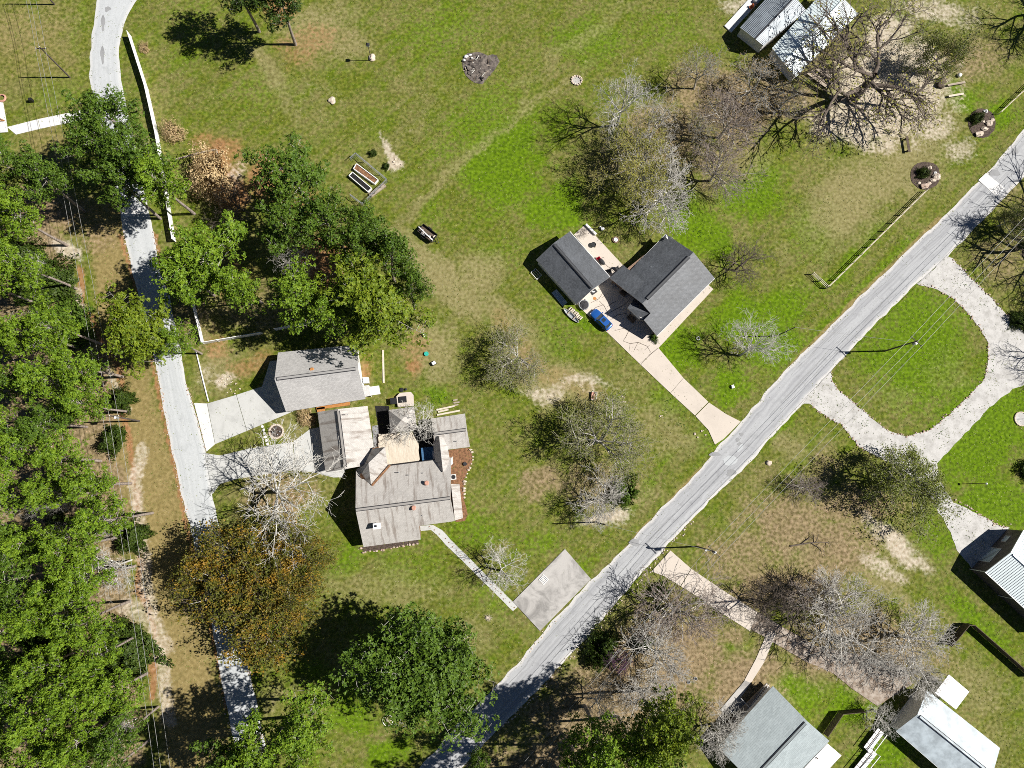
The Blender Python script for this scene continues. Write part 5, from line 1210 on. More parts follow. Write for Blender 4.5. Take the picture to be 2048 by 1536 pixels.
# ------------------------------------------------------------------ raised garden beds inside a wire enclosure
def bed(label, c4, h, frame, fill):
    W = L(c4); o = thing('raised_bed', label, 'raised bed', sum(W, Vector((0, 0, 0))) / 4)
    for a, b in zip(W, W[1:] + W[:1]): MB().beam(a + UP * h / 2, b + UP * h / 2, 0.12, h).obj('board', MT[frame], o)
    MB().prism([(p.x, p.y) for p in inset_poly(W, 0.96)], 0, h * 0.8).obj('soil', MT[fill], o)
bed('raised bed of black soil in a white frame beside the grove pine', [(706, 347), (744, 379), (737, 386), (699, 354)], 0.65, 'white', 'soil')
bed('raised bed of green seedlings in the wire enclosure', [(714, 330), (757, 362), (750, 370), (708, 340)], 0.65, 'white', 'brown_bed')
bed('grey wooden bed along the enclosure end', [(766, 368), (772, 373), (744, 394), (738, 389)], 0.3, 'wood', 'wood')
o = thing('wire_enclosure', 'grey wire enclosure around the raised beds', 'enclosure', P(740, 350))
en = L([(702, 322), (713, 312), (775, 364), (726, 412), (702, 394)])
for a, b in zip(en[:-1], en[1:]):
    n = max(1, round((b - a).length / 1.8))
    for i in range(n + 1): q = a.lerp(b, i / n); MB().cyl(q, 0.05, 1.35, 6).obj('post', MT['steel'], o)
    mb = MB()
    for z in (0.15, 0.6, 1.0, 1.32): mb.beam(a + UP * z, b + UP * z, 0.03 if z < 1.3 else 0.12, 0.03)
    k = int((b - a).length / 0.3)
    for i in range(k + 1): q = a.lerp(b, i / k); mb.beam(q + UP * 0.05, q + UP * 1.3, 0.012, 0.012)
    x = mb.obj('mesh_wire', MT['steel'], o)

# ------------------------------------------------------------------ vehicles
def wheel(root, x, y, r, w):
    mb = MB(); mb.tube([(x, y - w / 2, r), (x, y + w / 2, r)], r, 16); t = mb.obj('wheel', MT['tyre'], root, local=True)
    MB().tube([(x, y - w / 2 - 0.01, r), (x, y + w / 2 + 0.01, r)], r * 0.62, 12).obj('rim', MT['steel'], t, local=True)
ca_, cb_ = P(1182, 622, 0.9), P(1220, 660, 0.9)
cdir = (ca_ - cb_); car = thing('parked_car', 'blue car with dark sunroof parked on the cracked concrete drive', 'car', P(1201, 641), None, math.atan2(cdir.y, cdir.x))
# body: stations along x (front +), half width, sill, belt height, top height
st = [(2.28, .52, .45, .62, .66), (2.18, .72, .32, .72, .78), (1.95, .84, .26, .82, .90), (1.5, .90, .24, .90, .99), (1.0, .91, .24, .94, 1.05), (0.72, .915, .24, .96, 1.07), (0.0, .92, .24, .97, 1.06), (-1.0, .92, .24, .98, 1.06), (-1.7, .90, .26, .98, 1.06), (-2.05, .85, .30, .96, 1.04), (-2.22, .74, .40, .90, .98), (-2.28, .60, .48, .80, .86)]
prof = []
for x, w, z0, zb, zt in st: prof.append([(x, -w * .86, z0), (x, -w, z0 + .18), (x, -w, zb - .12), (x, -w * .95, zb), (x, -w * .80, zt - .03), (x, -w * .3, zt), (x, w * .3, zt), (x, w * .80, zt - .03), (x, w * .95, zb), (x, w, zb - .12), (x, w, z0 + .18), (x, w * .86, z0)])
mb = MB(); n = 12; vs = [q for r_ in prof for q in r_]
mb.add(vs, [(i * n + j, (i + 1) * n + j, (i + 1) * n + (j + 1) % n, i * n + (j + 1) % n) for i in range(len(st) - 1) for j in range(n)] + [tuple(range(n)), tuple((len(st) - 1) * n + j for j in range(n))[::-1]])
body = mb.obj('body', MT['car'], car, True, True)
cab0 = [(0.85, -.80, 1.04), (0.85, .80, 1.04), (-1.98, .78, 1.02), (-1.98, -.78, 1.02)]; cab1 = [(0.05, -.62, 1.56), (0.05, .62, 1.56), (-1.45, .60, 1.57), (-1.45, -.60, 1.57)]
for nm, a, b in (('windscreen', 0, 1), ('side_window', 1, 2), ('rear_window', 2, 3), ('side_window', 3, 0)): MB().add([cab0[a], cab0[b], cab1[b], cab1[a]], [(0, 1, 2, 3)]).obj(nm, MT['glass'], car, local=True)
MB().prism([(0.16, -.60), (0.20, 0), (0.16, .60), (-.7, .64), (-1.40, .60), (-1.56, 0), (-1.40, -.60), (-.7, -.64)], 1.555, 1.62).obj('roof', MT['car'], car, local=True)
MB().prism([(-.05, -.36), (-.05, .36), (-.72, .36), (-.72, -.36)], 1.60, 1.627).obj('sunroof', MT['glass'], car, local=True)
for a, b in ((0, 0), (1, 1), (2, 2), (3, 3)): MB().beam(cab0[a], cab1[b], 0.09, 0.09).obj('pillar', MT['car'], car, local=True)
for s in (-1, 1):
    MB().blob((0.72, s * 1.0, 1.08), (0.12, 0.14, 0.09), 3, 0.05).obj('mirror', MT['car'], car, True, True)
    MB().blob((2.06, s * .62, .72), (0.20, 0.16, 0.08), 4, 0.05).obj('headlight', MT['lamp_clear'], car, True, True); MB().blob((-2.18, s * .64, .86), (0.10, 0.14, 0.09), 4, 0.05).obj('tail_light', MT['lamp_red'], car, True, True)
    for x in (1.38, -1.36): wheel(car, x, s * 0.82, 0.34, 0.22)
MB().box((-2.29, 0, .62), (0.04, .5, .14)).obj('number_plate', MT['white'], car, local=True)

tdir = P(878, 489) - P(834, 455); tr = thing('utility_trailer', 'black utility trailer loaded with pale junk on the lawn', 'trailer', P(856, 470), None, math.atan2(tdir.y, tdir.x))
MB().box((-.1, 0, .55), (3.3, 1.75, .08)).obj('floor', MT['wood_dark'], tr, local=True)
for s in (-1, 1):
    MB().box((-.1, s * .88, .86), (3.3, .06, .5)).obj('side_board', MT['black'], tr, local=True); wheel(tr, -.3, s * 1.04, .32, .2); MB().box((-.3, s * 1.06, .72), (.9, .26, .05)).obj('mudguard', MT['black'], tr, local=True)
for x in (-1.72, 1.52): MB().box((x, 0, .86), (.06, 1.8, .5)).obj('end_board', MT['black'], tr, local=True)
MB().beam((1.5, -.6, .5), (2.5, 0, .48), .08, .08).beam((1.5, .6, .5), (2.5, 0, .48), .08, .08).beam((2.4, 0, .48), (2.8, 0, .48), .08, .08).obj('tongue', MT['black'], tr, local=True)
MB().cyl((2.5, 0, 0.02), .05, .6, 8).obj('jack', MT['steel'], tr, local=True)
ld = thing('loaded_plank', 'long white plank lying across the loaded trailer', 'plank', P(856, 470, 1.15), None, math.atan2(tdir.y, tdir.x)); MB().beam((-2.3, .15, .05), (1.3, -.25, .05), .16, .07).obj('plank', MT['white'], ld, local=True)
jk = thing('junk_load', 'heap of pale scrap heaped inside the black trailer', 'junk', P(856, 470, .6), None, math.atan2(tdir.y, tdir.x)); jr = random.Random(2)
for i in range(16): MB().box((jr.uniform(-1.5, 1.3), jr.uniform(-.7, .7), jr.uniform(.05, .35)), (jr.uniform(.15, .6), jr.uniform(.08, .3), jr.uniform(.06, .2)), jr.random() * 3).obj('scrap', MT[jr.choice(['white', 'steel', 'wood_pale', 'dark', 'trim'])], jk, local=True)

# ------------------------------------------------------------------ things around the charcoal house
def lump(name, label, cat, px, py, size, mat, z=None, rough=0.2, seed=1, group=None, rz=0.0, flat=0.0):
    o = thing(name, label, cat, P(px, py), group, rz); MB().blob((0, 0, z if z is not None else size[2]), size, seed, rough, 0, 12, 8, flat).obj('body', MT[mat], o, True, True); return o
cv = thing('covered_fire_pit', 'round fire pit under a crumpled black cover beside the blue car', 'fire pit', P(1167, 611))
MB().ring((cv.location.x, cv.location.y, 0.08), .95, .82, .55, 24).obj('rim', MT['steel'], cv); mb = MB(); mb.blob((0, 0, .5), (.84, .84, .28), 9, .35, 0, 18, 10); mb.obj('cover', MT['dark'], cv, False, True)
o = thing('door_mat', 'dark mat with a white sack by the charcoal garage door', 'mat', P(1187, 584)); q = o.location; MB().box((q.x, q.y, 0.1), (1.25, .8, .025), math.radians(35)).obj('mat', MT['dark'], o)
lump('white_sack', 'small white sack lying on the dark mat', 'sack', 1186.5, 584, (.28, .14, .1), 'white', .2, .3, 5)
cn = thing('canoe', 'long narrow grey canoe lying in the grass beside firewood', 'canoe', P(1142, 632), None, math.atan2(*(lambda d: (d.y, d.x))(P(1154, 643) - P(1130, 621))))
mb = MB(); N_ = 13; vs = []
for i in range(N_):
    t = -1 + 2 * i / (N_ - 1); w = .42 * (1 - t * t) ** .7 + .01
    for a in range(7): an = math.pi * a / 6; vs.append((t * 1.9, -math.cos(an) * w, .36 - math.sin(an) * .32 * (1 - .25 * t * t) + .06 * t * t))
mb.add(vs, [(i * 7 + a, (i + 1) * 7 + a, (i + 1) * 7 + a + 1, i * 7 + a + 1) for i in range(N_ - 1) for a in range(6)]); mb.obj('hull', MT['steel'], cn, True, True)
for x in (-.7, .7): MB().box((x, 0, .33), (.2, .66, .03)).obj('seat', MT['wood'], cn, local=True)
for s in (-1, 1): MB().tube([vs[i * 7 + (0 if s < 0 else 6)] for i in range(N_)], .03, 5).obj('gunwale', MT['trim'], cn, local=True)
fw = thing('firewood_row', 'row of cut pale firewood logs beside the canoe', 'firewood', P(1150, 629)); fr = random.Random(4)
fa_, fb_ = P(1139, 616), P(1162, 638)
for i in range(16):
    c = fa_.lerp(fb_, i / 15) + Vector((fr.uniform(-.1, .1), fr.uniform(-.1, .1), .16 + .2 * (i % 2))); d_ = Vector((.6, .55, fr.uniform(-.1, .1))).normalized() * .35
    MB().tube([c - d_, c + d_], fr.uniform(.09, .15), 8).obj('log', MT['wood_pale'], fw)
o = thing('board_stack', 'long blue grey boards stacked in the shade of the charcoal garage', 'boards', P(1115, 592))
for i in range(5): MB().beam(P(1104 + i * 2, 585 - i * 1.5, .1 + .05 * (i % 2)), P(1126 + i * 2, 612 - i * 1.5, .1 + .05 * (i % 2)), .2, .06).obj('board', MT['blue_glass'], o)
o = thing('metal_frame', 'pale metal frame lying in the shade behind the charcoal garage', 'framework', P(1073, 549)); fq = L([(1062, 545), (1071, 537), (1083, 550), (1074, 559)], .35)  # garden cold frame of metal bars on short legs
for a, b in zip(fq, fq[1:] + fq[:1]): MB().beam(a, b, .08, .08).obj('bar', MT['white'], o)
for t in (.33, .66): MB().beam(fq[0].lerp(fq[1], t), fq[3].lerp(fq[2], t), .05, .05).obj('bar', MT['white'], o)
for a in fq: MB().beam(a, a - UP * .34, .06, .06).obj('leg', MT['white'], o)
def chair(label, px, py, mat, rz=0.0, cat='chair', name='garden_chair', s=1.0):
    o = thing(name, label, cat, P(px, py), None, rz); o.scale = (s, s, s)
    MB().box((0, 0, .42), (.5, .52, .06)).obj('seat', MT[mat], o, local=True); MB().box((.26, 0, .72), (.05, .52, .55)).obj('backrest', MT[mat], o, local=True)
    for x in (-.2, .22):
        for y in (-.22, .22): MB().box((x, y, .2), (.045, .045, .40)).obj('leg', MT['black'], o, local=True)
    for y in (-.26, .26): MB().box((0, y, .62), (.45, .05, .04)).obj('armrest', MT[mat], o, local=True)
    return o
chair('bright red chair on the white patio', 1195.5, 519, 'red', 0.6)
chair('dark chair at the lower patio corner beside the garage roof', 1216, 544, 'dark', 0.2, s=1.3); chair('dark chair at the lower patio corner by the house roof', 1234, 539, 'dark', 2.3, s=1.2)
g = thing('barbecue_grill', 'black covered barbecue beside the red chair', 'barbecue', P(1202, 526), None, -.8); MB().blob((0, 0, .75), (.75, .42, .42), 2, .08, 0, 12, 8, .6).obj('cover', MT['dark'], g, True, True)
for x in (-.45, .45):
    for y in (-.2, .2): MB().box((x, y, .25), (.05, .05, .5)).obj('leg', MT['black'], g, local=True)
pt = thing('fire_bowl', 'round black fire bowl standing on the white patio', 'fire bowl', P(1186, 491)); q = pt.location
MB().ring((q.x, q.y, .5), .48, .40, .12, 20).obj('rim', MT['black'], pt); MB().cyl((q.x, q.y, .3), .25, .22, 14, 0, .42).obj('bowl', MT['dark'], pt)
for a in (0, 2.1, 4.2): MB().beam((q.x + .3 * math.cos(a), q.y + .3 * math.sin(a), .09), (q.x + .25 * math.cos(a), q.y + .25 * math.sin(a), .4), .05, .05).obj('leg', MT['black'], pt)
lump('ash_can', 'small brown can on the fire bowl edge', 'can', 1190, 494, (.12, .12, .15), 'brick', .15)
plant('dark1', 1166, 466, 'leafless potted shrub at the top of the white patio', 1.8, 11, at='foot')
pw = thing('patio_wall', 'low white wall along the outer edge of the patio', 'wall', P(1200, 480)); MB().beam(P(1172, 449, .35), P(1192, 469, .35), .35, .5).obj('wall', MT['white'], pw)
o = thing('tank_lid', 'round white lid in a ring of bare soil behind the patio', 'lid', P(1231, 480)); q = o.location; MB().ring((q.x, q.y, 0.01), .62, .45, .22, 20).obj('collar', MT['brick'], o); MB().cyl((q.x, q.y, .1), .44, .16, 18, 0, .38).obj('lid', MT['white'], o)
def bucket(label, px, py, r, h, mat, name='bucket', cat='bucket'):
    o = thing(name, label, cat, P(px, py)); q = o.location; MB().cyl(q, r * .85, h, 14, 0, r).obj('body', MT[mat], o); MB().torus((q.x, q.y, h), r, r * .1).obj('rim', MT[mat], o); return o
bucket('larger white bucket on the grass above the patio', 1204.5, 459, .3, .5, 'white'); bucket('smaller white bucket on the grass above the patio', 1200.5, 455.5, .17, .3, 'white')
o = thing('white_hoop', 'small white hoop on the shaded lawn by the bare tree', 'hoop', P(1396, 677)); q = o.location; MB().torus((q.x, q.y, .12), .3, .07).obj('hoop', MT['white'], o)
def crate(label, px, py, sz, mat, rz=0.0, name='box', cat='box', lid=None):
    o = thing(name, label, cat, P(px, py), None, rz); MB().box((0, 0, sz[2] / 2), sz).obj('body', MT[mat], o, local=True); MB().box((0, 0, sz[2] + .03), (sz[0] * .9, sz[1] * .9, .05)).obj('lid', MT[lid or mat], o, local=True); return o
crate('small white box on the lawn near the driveway mouth', 1464.5, 773.5, (.5, .6, .4), 'white', .4)
crate('grey cooler box on the shaded courtyard of the charcoal house', 1227, 571, (.7, .55, .6), 'steel', .6); crate('dark storage box by the charcoal house wall', 1245, 588, (1.2, .6, .6), 'wood_dark', -.7); crate('dark planter box by the corner gable', 1262, 638, (1.6, .9, .7), 'wood_dark', -.75)
# arched slatted bench on the middle lawn
bn_ = thing('garden_bench', 'white slatted arched bench on the dry middle lawn', 'bench', P(1188, 793), None, math.radians(-8)); 
MB().box((-.30, 0, .45), (.5, 1.5, .06)).obj('seat', MT['copper'], bn_, local=True)
for i in range(7):
    y = -.66 + .22 * i; MB().beam((.05, y, .5), (.28, y, 1.15 - .35 * (y / .75) ** 2), .11, .03).obj('slat', MT['white'], bn_, local=True)
MB().tube([(.28, -.74 + .148 * i, 1.17 - .35 * ((-.74 + .148 * i) / .75) ** 2) for i in range(11)], .045, 6).obj('top_rail', MT['white'], bn_, local=True)
for y in (-.74, .74):
    MB().box((-.2, y, .68), (.6, .08, .05)).obj('armrest', MT['white'], bn_, local=True)
    for x in (-.48, .08): MB().box((x, y, .33), (.07, .07, .66)).obj('leg', MT['white'], bn_, local=True)
lump('white_ball', 'small white ball beside the arched bench', 'ball', 1214, 797.5, (.2, .2, .2), 'white', None, .02)

# ------------------------------------------------------------------ around the grey house
def planks(label, items, mat, z=.1, w=.22, name='plank_pile'):
    o = thing(name, label, 'planks', P(*items[0][0]))
    for a, b in items: MB().beam(P(*a, z), P(*b, z), w, .1).obj('plank', MT[mat], o)
planks('pale planks lying above the north east wing', [((873, 820), (909, 812)), ((876, 824), (897, 819)), ((874, 830), (920, 821))], 'wood_pale', .15, .3)
planks('small grey timbers on the grass beyond the north east wing', [((906, 801), (915, 799)), ((907, 806), (919, 804)), ((908, 811), (917, 809))], 'wood', .1, .25)
planks('orange timber strip between the two garages', [((633, 815), (700, 806)), ((634, 820), (650, 818))], 'rust', .3, .8)
ac = thing('air_conditioner', 'grey air conditioner with round fan beside the grey house', 'air conditioner', P(907, 954)); q = ac.location
MB().box((q.x, q.y, .5), (.95, .95, 1.0), .12).obj('case', MT['trim'], ac); MB().cyl((q.x, q.y, 1.0), .36, .03, 18).obj('fan', MT['black'], ac); MB().torus((q.x, q.y, 1.03), .37, .03).obj('grille', MT['steel'], ac)
lump('white_bags', 'white bags heaped against the link roof wall', 'bags', 902, 922, (.4, .6, .35), 'white', .25, .5, 3)
bucket('dark pot with a green plant in the brown bed', 930, 928, .3, .35, 'dark', 'plant_pot', 'pot')
def bordered(name, label, cat, pts, mat, stones, smin=.2, smax=.4, z=.05, stone_mat='rock', step=.55, wob=.15):
    W = L(pts); c = sum(W, Vector((0, 0, 0))) / len(W); o = thing(name, label, cat, c); sheet('bed', pts, z, MT[mat], o, .05, wob=wob)
    r_ = random.Random(len(pts))
    for ln in stones:
        w = L(ln)
        for a, b in zip(w[:-1], w[1:]):
            k = max(1, int((b - a).length / step))
            for i in range(k):
                q = a.lerp(b, (i + r_.random() * .5) / k); s = r_.uniform(smin, smax); MB().blob((q.x + r_.uniform(-.1, .1), q.y + r_.uniform(-.1, .1), s * .35), (s, s * r_.uniform(.6, .9), s * .6), r_.randint(0, 999), .3, 0, 7, 4).obj('stone', MT[stone_mat], o)
    return o
bordered('garden_bed', 'brown garden bed with pale stone border east of the grey house', 'garden bed', [(897, 900), (938, 895), (944, 908), (944, 924), (934, 945), (928, 960), (928, 1000), (936, 1030), (930, 1042), (912, 1044), (904, 990), (900, 930)], 'brown_bed', [[(940, 897), (946, 910), (945, 926), (935, 946), (929, 962), (929, 1000)]], .16, .38)
bordered('garden_bed', 'narrow stone edged bed along the front of the grey house', 'garden bed', [(722, 1094), (836, 1080), (838, 1088), (780, 1096), (728, 1104)], 'mulch', [[(720, 1094), (724, 1105), (780, 1097), (838, 1086)]], .14, .3, stone_mat='edge_rock')
rg = thing('flower_ring', 'round stone ringed mulch bed between the two driveways', 'flower bed', P(553, 863)); q = rg.location
MB().cyl((q.x, q.y, 0), 1.06, .1, 24).obj('mulch', MT['mulch'], rg)
for i in range(22): a = 2 * math.pi * i / 22; MB().box((q.x + 1.18 * math.cos(a), q.y + 1.18 * math.sin(a), .12), (.3, .31, .24), a).obj('stone', MT['rock'], rg)
for i in range(4): MB().blob((q.x + .6 * math.cos(i * 1.7), q.y + .6 * math.sin(i * 1.7), .2), (.17, .12, .15), i, .3).obj('rock', MT['steel'], rg)
pole(553, 863, 4.2, 'thin white flagpole in the middle of the ringed bed', r=.06, name='flagpole', cat='flagpole')
for i, (x, y) in enumerate(((525, 853), (527, 860), (529, 867), (531, 874), (533, 881), (535, 888))):
    o = thing('stepping_stone', ('topmost', 'second', 'third', 'fourth', 'fifth', 'lowest')[i] + ' round white stepping stone between the driveways', 'stepping stone', P(x, y), 'stepping stones'); q = o.location; MB().cyl((q.x, q.y, 0), .24, .06, 14).obj('disc', MT['white'], o)
plant('tan', 612, 834, 'rusty brown brush between the two garages', 1.2, 15)
ht = thing('hot_tub', 'square tub with a blue cover in the dark courtyard', 'hot tub', P(854, 908)); MB().prism([(p.x, p.y) for p in L([(843, 897), (866, 894), (868, 919), (845, 922)])], 0, .85).obj('tub', MT['wood_dark'], ht); MB().prism([(p.x, p.y) for p in L([(842, 896), (866.5, 893), (868.5, 919.5), (844.5, 922.5)], .85)], .852, .95).obj('cover', MT['blue_cover'], ht)
o = thing('white_cabinet', 'narrow white cabinet beside the blue covered tub', 'cabinet', P(871, 910)); MB().box((P(869, 910).x, P(869, 910).y, .6), (.55, 1.5, 1.2), .1).obj('body', MT['white'], o)
kc = thing('garden_cart', 'pale rounded cart with two dark open boxes above the pavilion', 'cart', P(808, 801))
MB().prism([(p.x, p.y) for p in L([(793, 793), (800, 786), (822, 784), (827, 790), (828, 812), (796, 814)], .4)], .25, .6).obj('tray', MT['concrete_warm'], kc)
for x, y, w in ((787, 802, 1.1), (806, 799, 1.25)): c = P(x, y, .7); MB().box((c.x, c.y, .65), (w, 1.1, .5), .1).obj('box', MT['black'], kc)
for x, y in ((796, 808), (824, 806)): c = P(x, y); MB().tube([(c.x - .1, c.y, .2), (c.x + .1, c.y, .2)], .2, 12).obj('wheel', MT['tyre'], kc)
lump('old_tyre', 'dark old tyre in the grass above the cart', 'tyre', 803, 780, (.4, .4, .15), 'tyre', .15, .05); lump('weed_bucket', 'small dark bucket beside the old tyre', 'bucket', 812, 779, (.22, .22, .25), 'dark', .25, .05)
crate('white cabinet against the east wall of the speckled garage', 733, 762, (1.0, 1.0, 1.2), 'white', .1)
# parking slab pallet, garden path stones
pl_ = thing('wooden_pallet', 'small white slatted pallet on the stained parking slab', 'pallet', P(1087, 1159), None, math.radians(48))
for i in range(6): MB().box((0, -.55 + .22 * i, .22), (1.35, .12, .04)).obj('slat', MT['white'], pl_, local=True)
for x in (-.6, 0, .6): MB().box((x, 0, .165), (.08, 1.25, .07)).obj('runner', MT['wood_pale'], pl_, local=True)
pr_ = random.Random(8)
o = thing('path_cobbles', 'dark cobbles set along the curved garden path', 'stones', P(950, 1140))
for i in range(20):
    t = i / 19; a = [(860, 1055), (880, 1066), (900, 1088), (1030, 1217)]; q, _ = resample(L(a), 40); c = q[int(t * 39)] + Vector((pr_.uniform(-.2, .2), pr_.uniform(-.2, .2), .06)); MB().blob(c, (.16, .11, .05), i, .2, 0, 7, 4).obj('cobble', MT['brick'], o)
yc = thing('yucca', 'spiky dry yucca on the front lawn by the parking slab', 'plant', P(977, 1235)); q = yc.location
for i in range(26): a = i * 2.4; e = .15 + .8 * (i % 5) / 5; MB().tube([q + UP * .1, q + Vector((math.cos(a) * .75 * math.cos(e), math.sin(a) * .75 * math.cos(e), .15 + .8 * math.sin(e)))], [.05, .008], 4).obj('leaf', MT['wood_pale'], yc)
fr_ = thing('wagon_wheel_ring', 'pale ring with spokes under the large dark evergreen', 'ring', P(776, 1440)); q = fr_.location; MB().torus((q.x, q.y, .25), .85, .05).obj('rim', MT['white'], fr_)
for i in range(8): a = i * math.pi / 4; MB().beam(q + UP * .25, q + Vector((.83 * math.cos(a), .83 * math.sin(a), .25)), .05, .04).obj('spoke', MT['wood_pale'], fr_)

# ------------------------------------------------------------------ small things on the upper lawn
bp_ = thing('burn_pile', 'grey burn pile of ash and sticks on the upper lawn', 'burn pile', P(957, 135)); br_ = random.Random(6)
sheet('ash', [(924, 118), (935, 107), (957, 104), (975, 110), (994, 110), (998, 122), (988, 142), (978, 150), (965, 168), (950, 166), (930, 150), (925, 135)], .06, MT['ash'], bp_, .06, wob=.3)
q = P(957, 135); MB().blob((q.x, q.y, .1), (2.4, 2.0, .5), 3, .5, 0, 18, 9).obj('ash_heap', MT['ash'], bp_)
for i in range(80):
    a = br_.random() * 6.28; r0 = br_.random() * 2.3; c = q + Vector((math.cos(a) * r0 * 1.15, math.sin(a) * r0, br_.uniform(.1, .5))); an = br_.random() * 6.28; l_ = br_.uniform(.3, 1.1)
    MB().tube([c, c + Vector((math.cos(an) * l_, math.sin(an) * l_, br_.uniform(-.15, .15)))], br_.uniform(.03, .09), 5).obj('stick', MT[br_.choice(['bark_pale', 'bark_grey', 'wood_dark', 'black', 'wood'])], bp_)
for x, y, s in ((932, 113, .45), (940, 110, .35), (928, 120, .3), (944, 116, .25)): MB().blob(P(x, y, .25), (s, s * .7, s * .6), int(x), .35).obj('block', MT['concrete_white'], bp_)
pole(743, 121, 4.6, 'tall thin bird house pole on the upper lawn', r=.07, name='bird_house_pole', cat='pole')
bh = thing('bird_house', 'small white bird house on the tall lawn pole', 'bird house', P(743, 121) + UP * 4.6); MB().box((0, 0, .2), (.5, .5, .4)).obj('box', MT['white'], bh, local=True); MB().add([(-.32, -.32, .4), (.32, -.32, .4), (.32, .32, .4), (-.32, .32, .4), (0, 0, .7)], [(0, 1, 4), (1, 2, 4), (2, 3, 4), (3, 0, 4)]).obj('roof', MT['dark'], bh, local=True)
lump('tree_stump', 'pale round stump on the upper left lawn', 'stump', 664, 201, (.72, .75, .22), 'rock', .12, .25, 7); lump('earth_mound', 'small pale earth mound at the bird house pole', 'mound', 744, 116, (.6, .75, .3), 'rock', .1, .3, 8)
o = thing('stone_ring', 'small ring of pinkish stones on the upper lawn', 'stone ring', P(1153, 161)); q = o.location; MB().cyl((q.x, q.y, 0), .95, .05, 16).obj('ash', MT['concrete_old'], o)
for i in range(13): a = i * 6.283 / 13; MB().blob((q.x + 1.0 * math.cos(a), q.y + .9 * math.sin(a), .13), (.25, .2, .2), i, .3, 0, 7, 4).obj('stone', MT['rock'], o)
pole(1153, 126, 1.1, 'short dark post on the upper lawn near the stone ring', r=.05, name='garden_post', cat='post')
pole(1948, 967, 3.0, 'thin lamp post on the lawn near the barn', r=.06, name='lamp_post', cat='post'); lump('lamp_globe', 'white globe on top of the thin lamp post', 'lamp', 1948, 967, (.2, .2, .2), 'white', 3.15, .02)
crate('small black utility box on the lawn left of the lane', 65, 203, (.55, .5, .9), 'black', .15, 'utility_box', 'utility box')
o = thing('orange_hose_reel', 'coiled orange hose on the concrete pad at the left edge', 'hose', P(5, 197)); q = o.location
for i in range(3): MB().torus((q.x, q.y, .15 + .06 * i), .7 - .06 * i, .09).obj('coil', MT['copper'], o)
o = thing('red_frame', 'dark red metal frame on the left edge concrete pad', 'frame', P(4, 238))
for a, b in (((-6, 234), (9, 241)), ((9, 241), (-6, 242))): MB().beam(P(*a, .3), P(*b, .3), .1, .1).obj('bar', MT['rust'], o)
for x, y in ((9, 241),): MB().beam(P(x, y, .3), P(x, y, .09), .08, .08).obj('leg', MT['rust'], o)
# by the pines: toys
chair('white plastic chair at the edge of the yellow green pine', 850, 671, 'white', 2.0); bucket('round teal tub on the dry lawn', 853, 708, .38, .3, 'teal', 'teal_tub', 'tub'); crate('black and white pet kennel on the dry lawn', 868, 727, (.75, .6, .55), 'dark', .6, 'pet_kennel', 'kennel', 'white')
# right: benches, rock beds, platform
def plank_bench(label, a, b, h=.5, w=.4, mat='wood'):
    a, b = P(*a), P(*b); o = thing('plank_bench', label, 'bench', (a + b) / 2); MB().beam(a + UP * h, b + UP * h, w, .08).obj('seat', MT[mat], o)
    for t in (.12, .88): q = a.lerp(b, t); MB().box((q.x, q.y, h / 2 - .02), (.3, .3, h - .04)).obj('leg', MT['wood_dark'], o)
plank_bench('grey plank bench above another near the spreading tree', (1892, 173), (1927, 167)); plank_bench('pale plank bench below another near the spreading tree', (1894, 195), (1924, 190), mat='wood_pale')
plank_bench('dark long bench standing alone on the dry lawn', (1809, 276), (1814, 307), .75, .5, 'wood_dark')
lump('white_tub', 'white tub beside the upper plank bench', 'tub', 1917, 152, (.45, .4, .35), 'white', .35, .1); lump('dark_brush', 'dark brush heap left of the plank benches', 'brush', 1880, 167, (.9, 1.0, .5), 'wood_dark', .3, .5)
def rock_bed(label, cx, cy, rx, ry, rocks):
    o = thing('rock_flower_bed', label, 'flower bed', P(cx, cy)); sheet('mulch', [(cx + rx * math.cos(t), cy + ry * math.sin(t)) for t in [k * math.pi / 12 for k in range(24)]], .07, MT['mulch'], o, .07, wob=.2)
    for i, (x, y, s, m) in enumerate(rocks): MB().blob(P(x, y, .25 * s), (s, s * .7, s * .55), i + 3, .28, 0, 9, 6).obj('rock', MT[m], o)
rock_bed('mulch flower bed with big rocks at the rail fence end', 1851, 351, 30, 28, [(1873, 353, .9, 'rock'), (1866, 361, .6, 'rock'), (1849, 372, .8, 'edge_rock'), (1858, 367, .5, 'rock'), (1859, 335, .5, 'rock'), (1852, 353, .45, 'rock'), (1870, 346, .4, 'concrete_white'), (1838, 366, .4, 'rock')])
rock_bed('mulch flower bed with a line of rocks at the upper right', 1964, 246, 27, 30, [(1978, 246, .8, 'rock'), (1969, 258, .7, 'rock'), (1958, 268, .8, 'rock'), (1985, 240, .5, 'rock'), (1971, 222, .5, 'concrete_white'), (1966, 243, .4, 'rock')])
wr_ = thing('round_brick_bed', 'round brick bed with a pole at the right edge lawn', 'flower bed', P(2042, 838)); q = wr_.location; MB().cyl((q.x, q.y, 0), 1.2, .08, 24).obj('gravel', MT['gravel'], wr_)
for i in range(24): a = i * 6.283 / 24; MB().box((q.x + 1.28 * math.cos(a), q.y + 1.28 * math.sin(a), .1), (.2, .3, .2), a).obj('brick', MT['rock'], wr_)
MB().cyl((q.x + .3, q.y, 0), .05, 1.4, 8).obj('post', MT['white'], wr_)
pf = thing('wooden_platform', 'dark wooden platform with rails under the spreading tree', 'platform', P(1645, 155)); fc = L([(1612, 146), (1645, 133), (1677, 160), (1655, 178)], .5)
for i in range(9):
    t = (i + .5) / 9; MB().beam(fc[0].lerp(fc[1], t), fc[3].lerp(fc[2], t), .34, .05).obj('board', MT['wood'], pf)
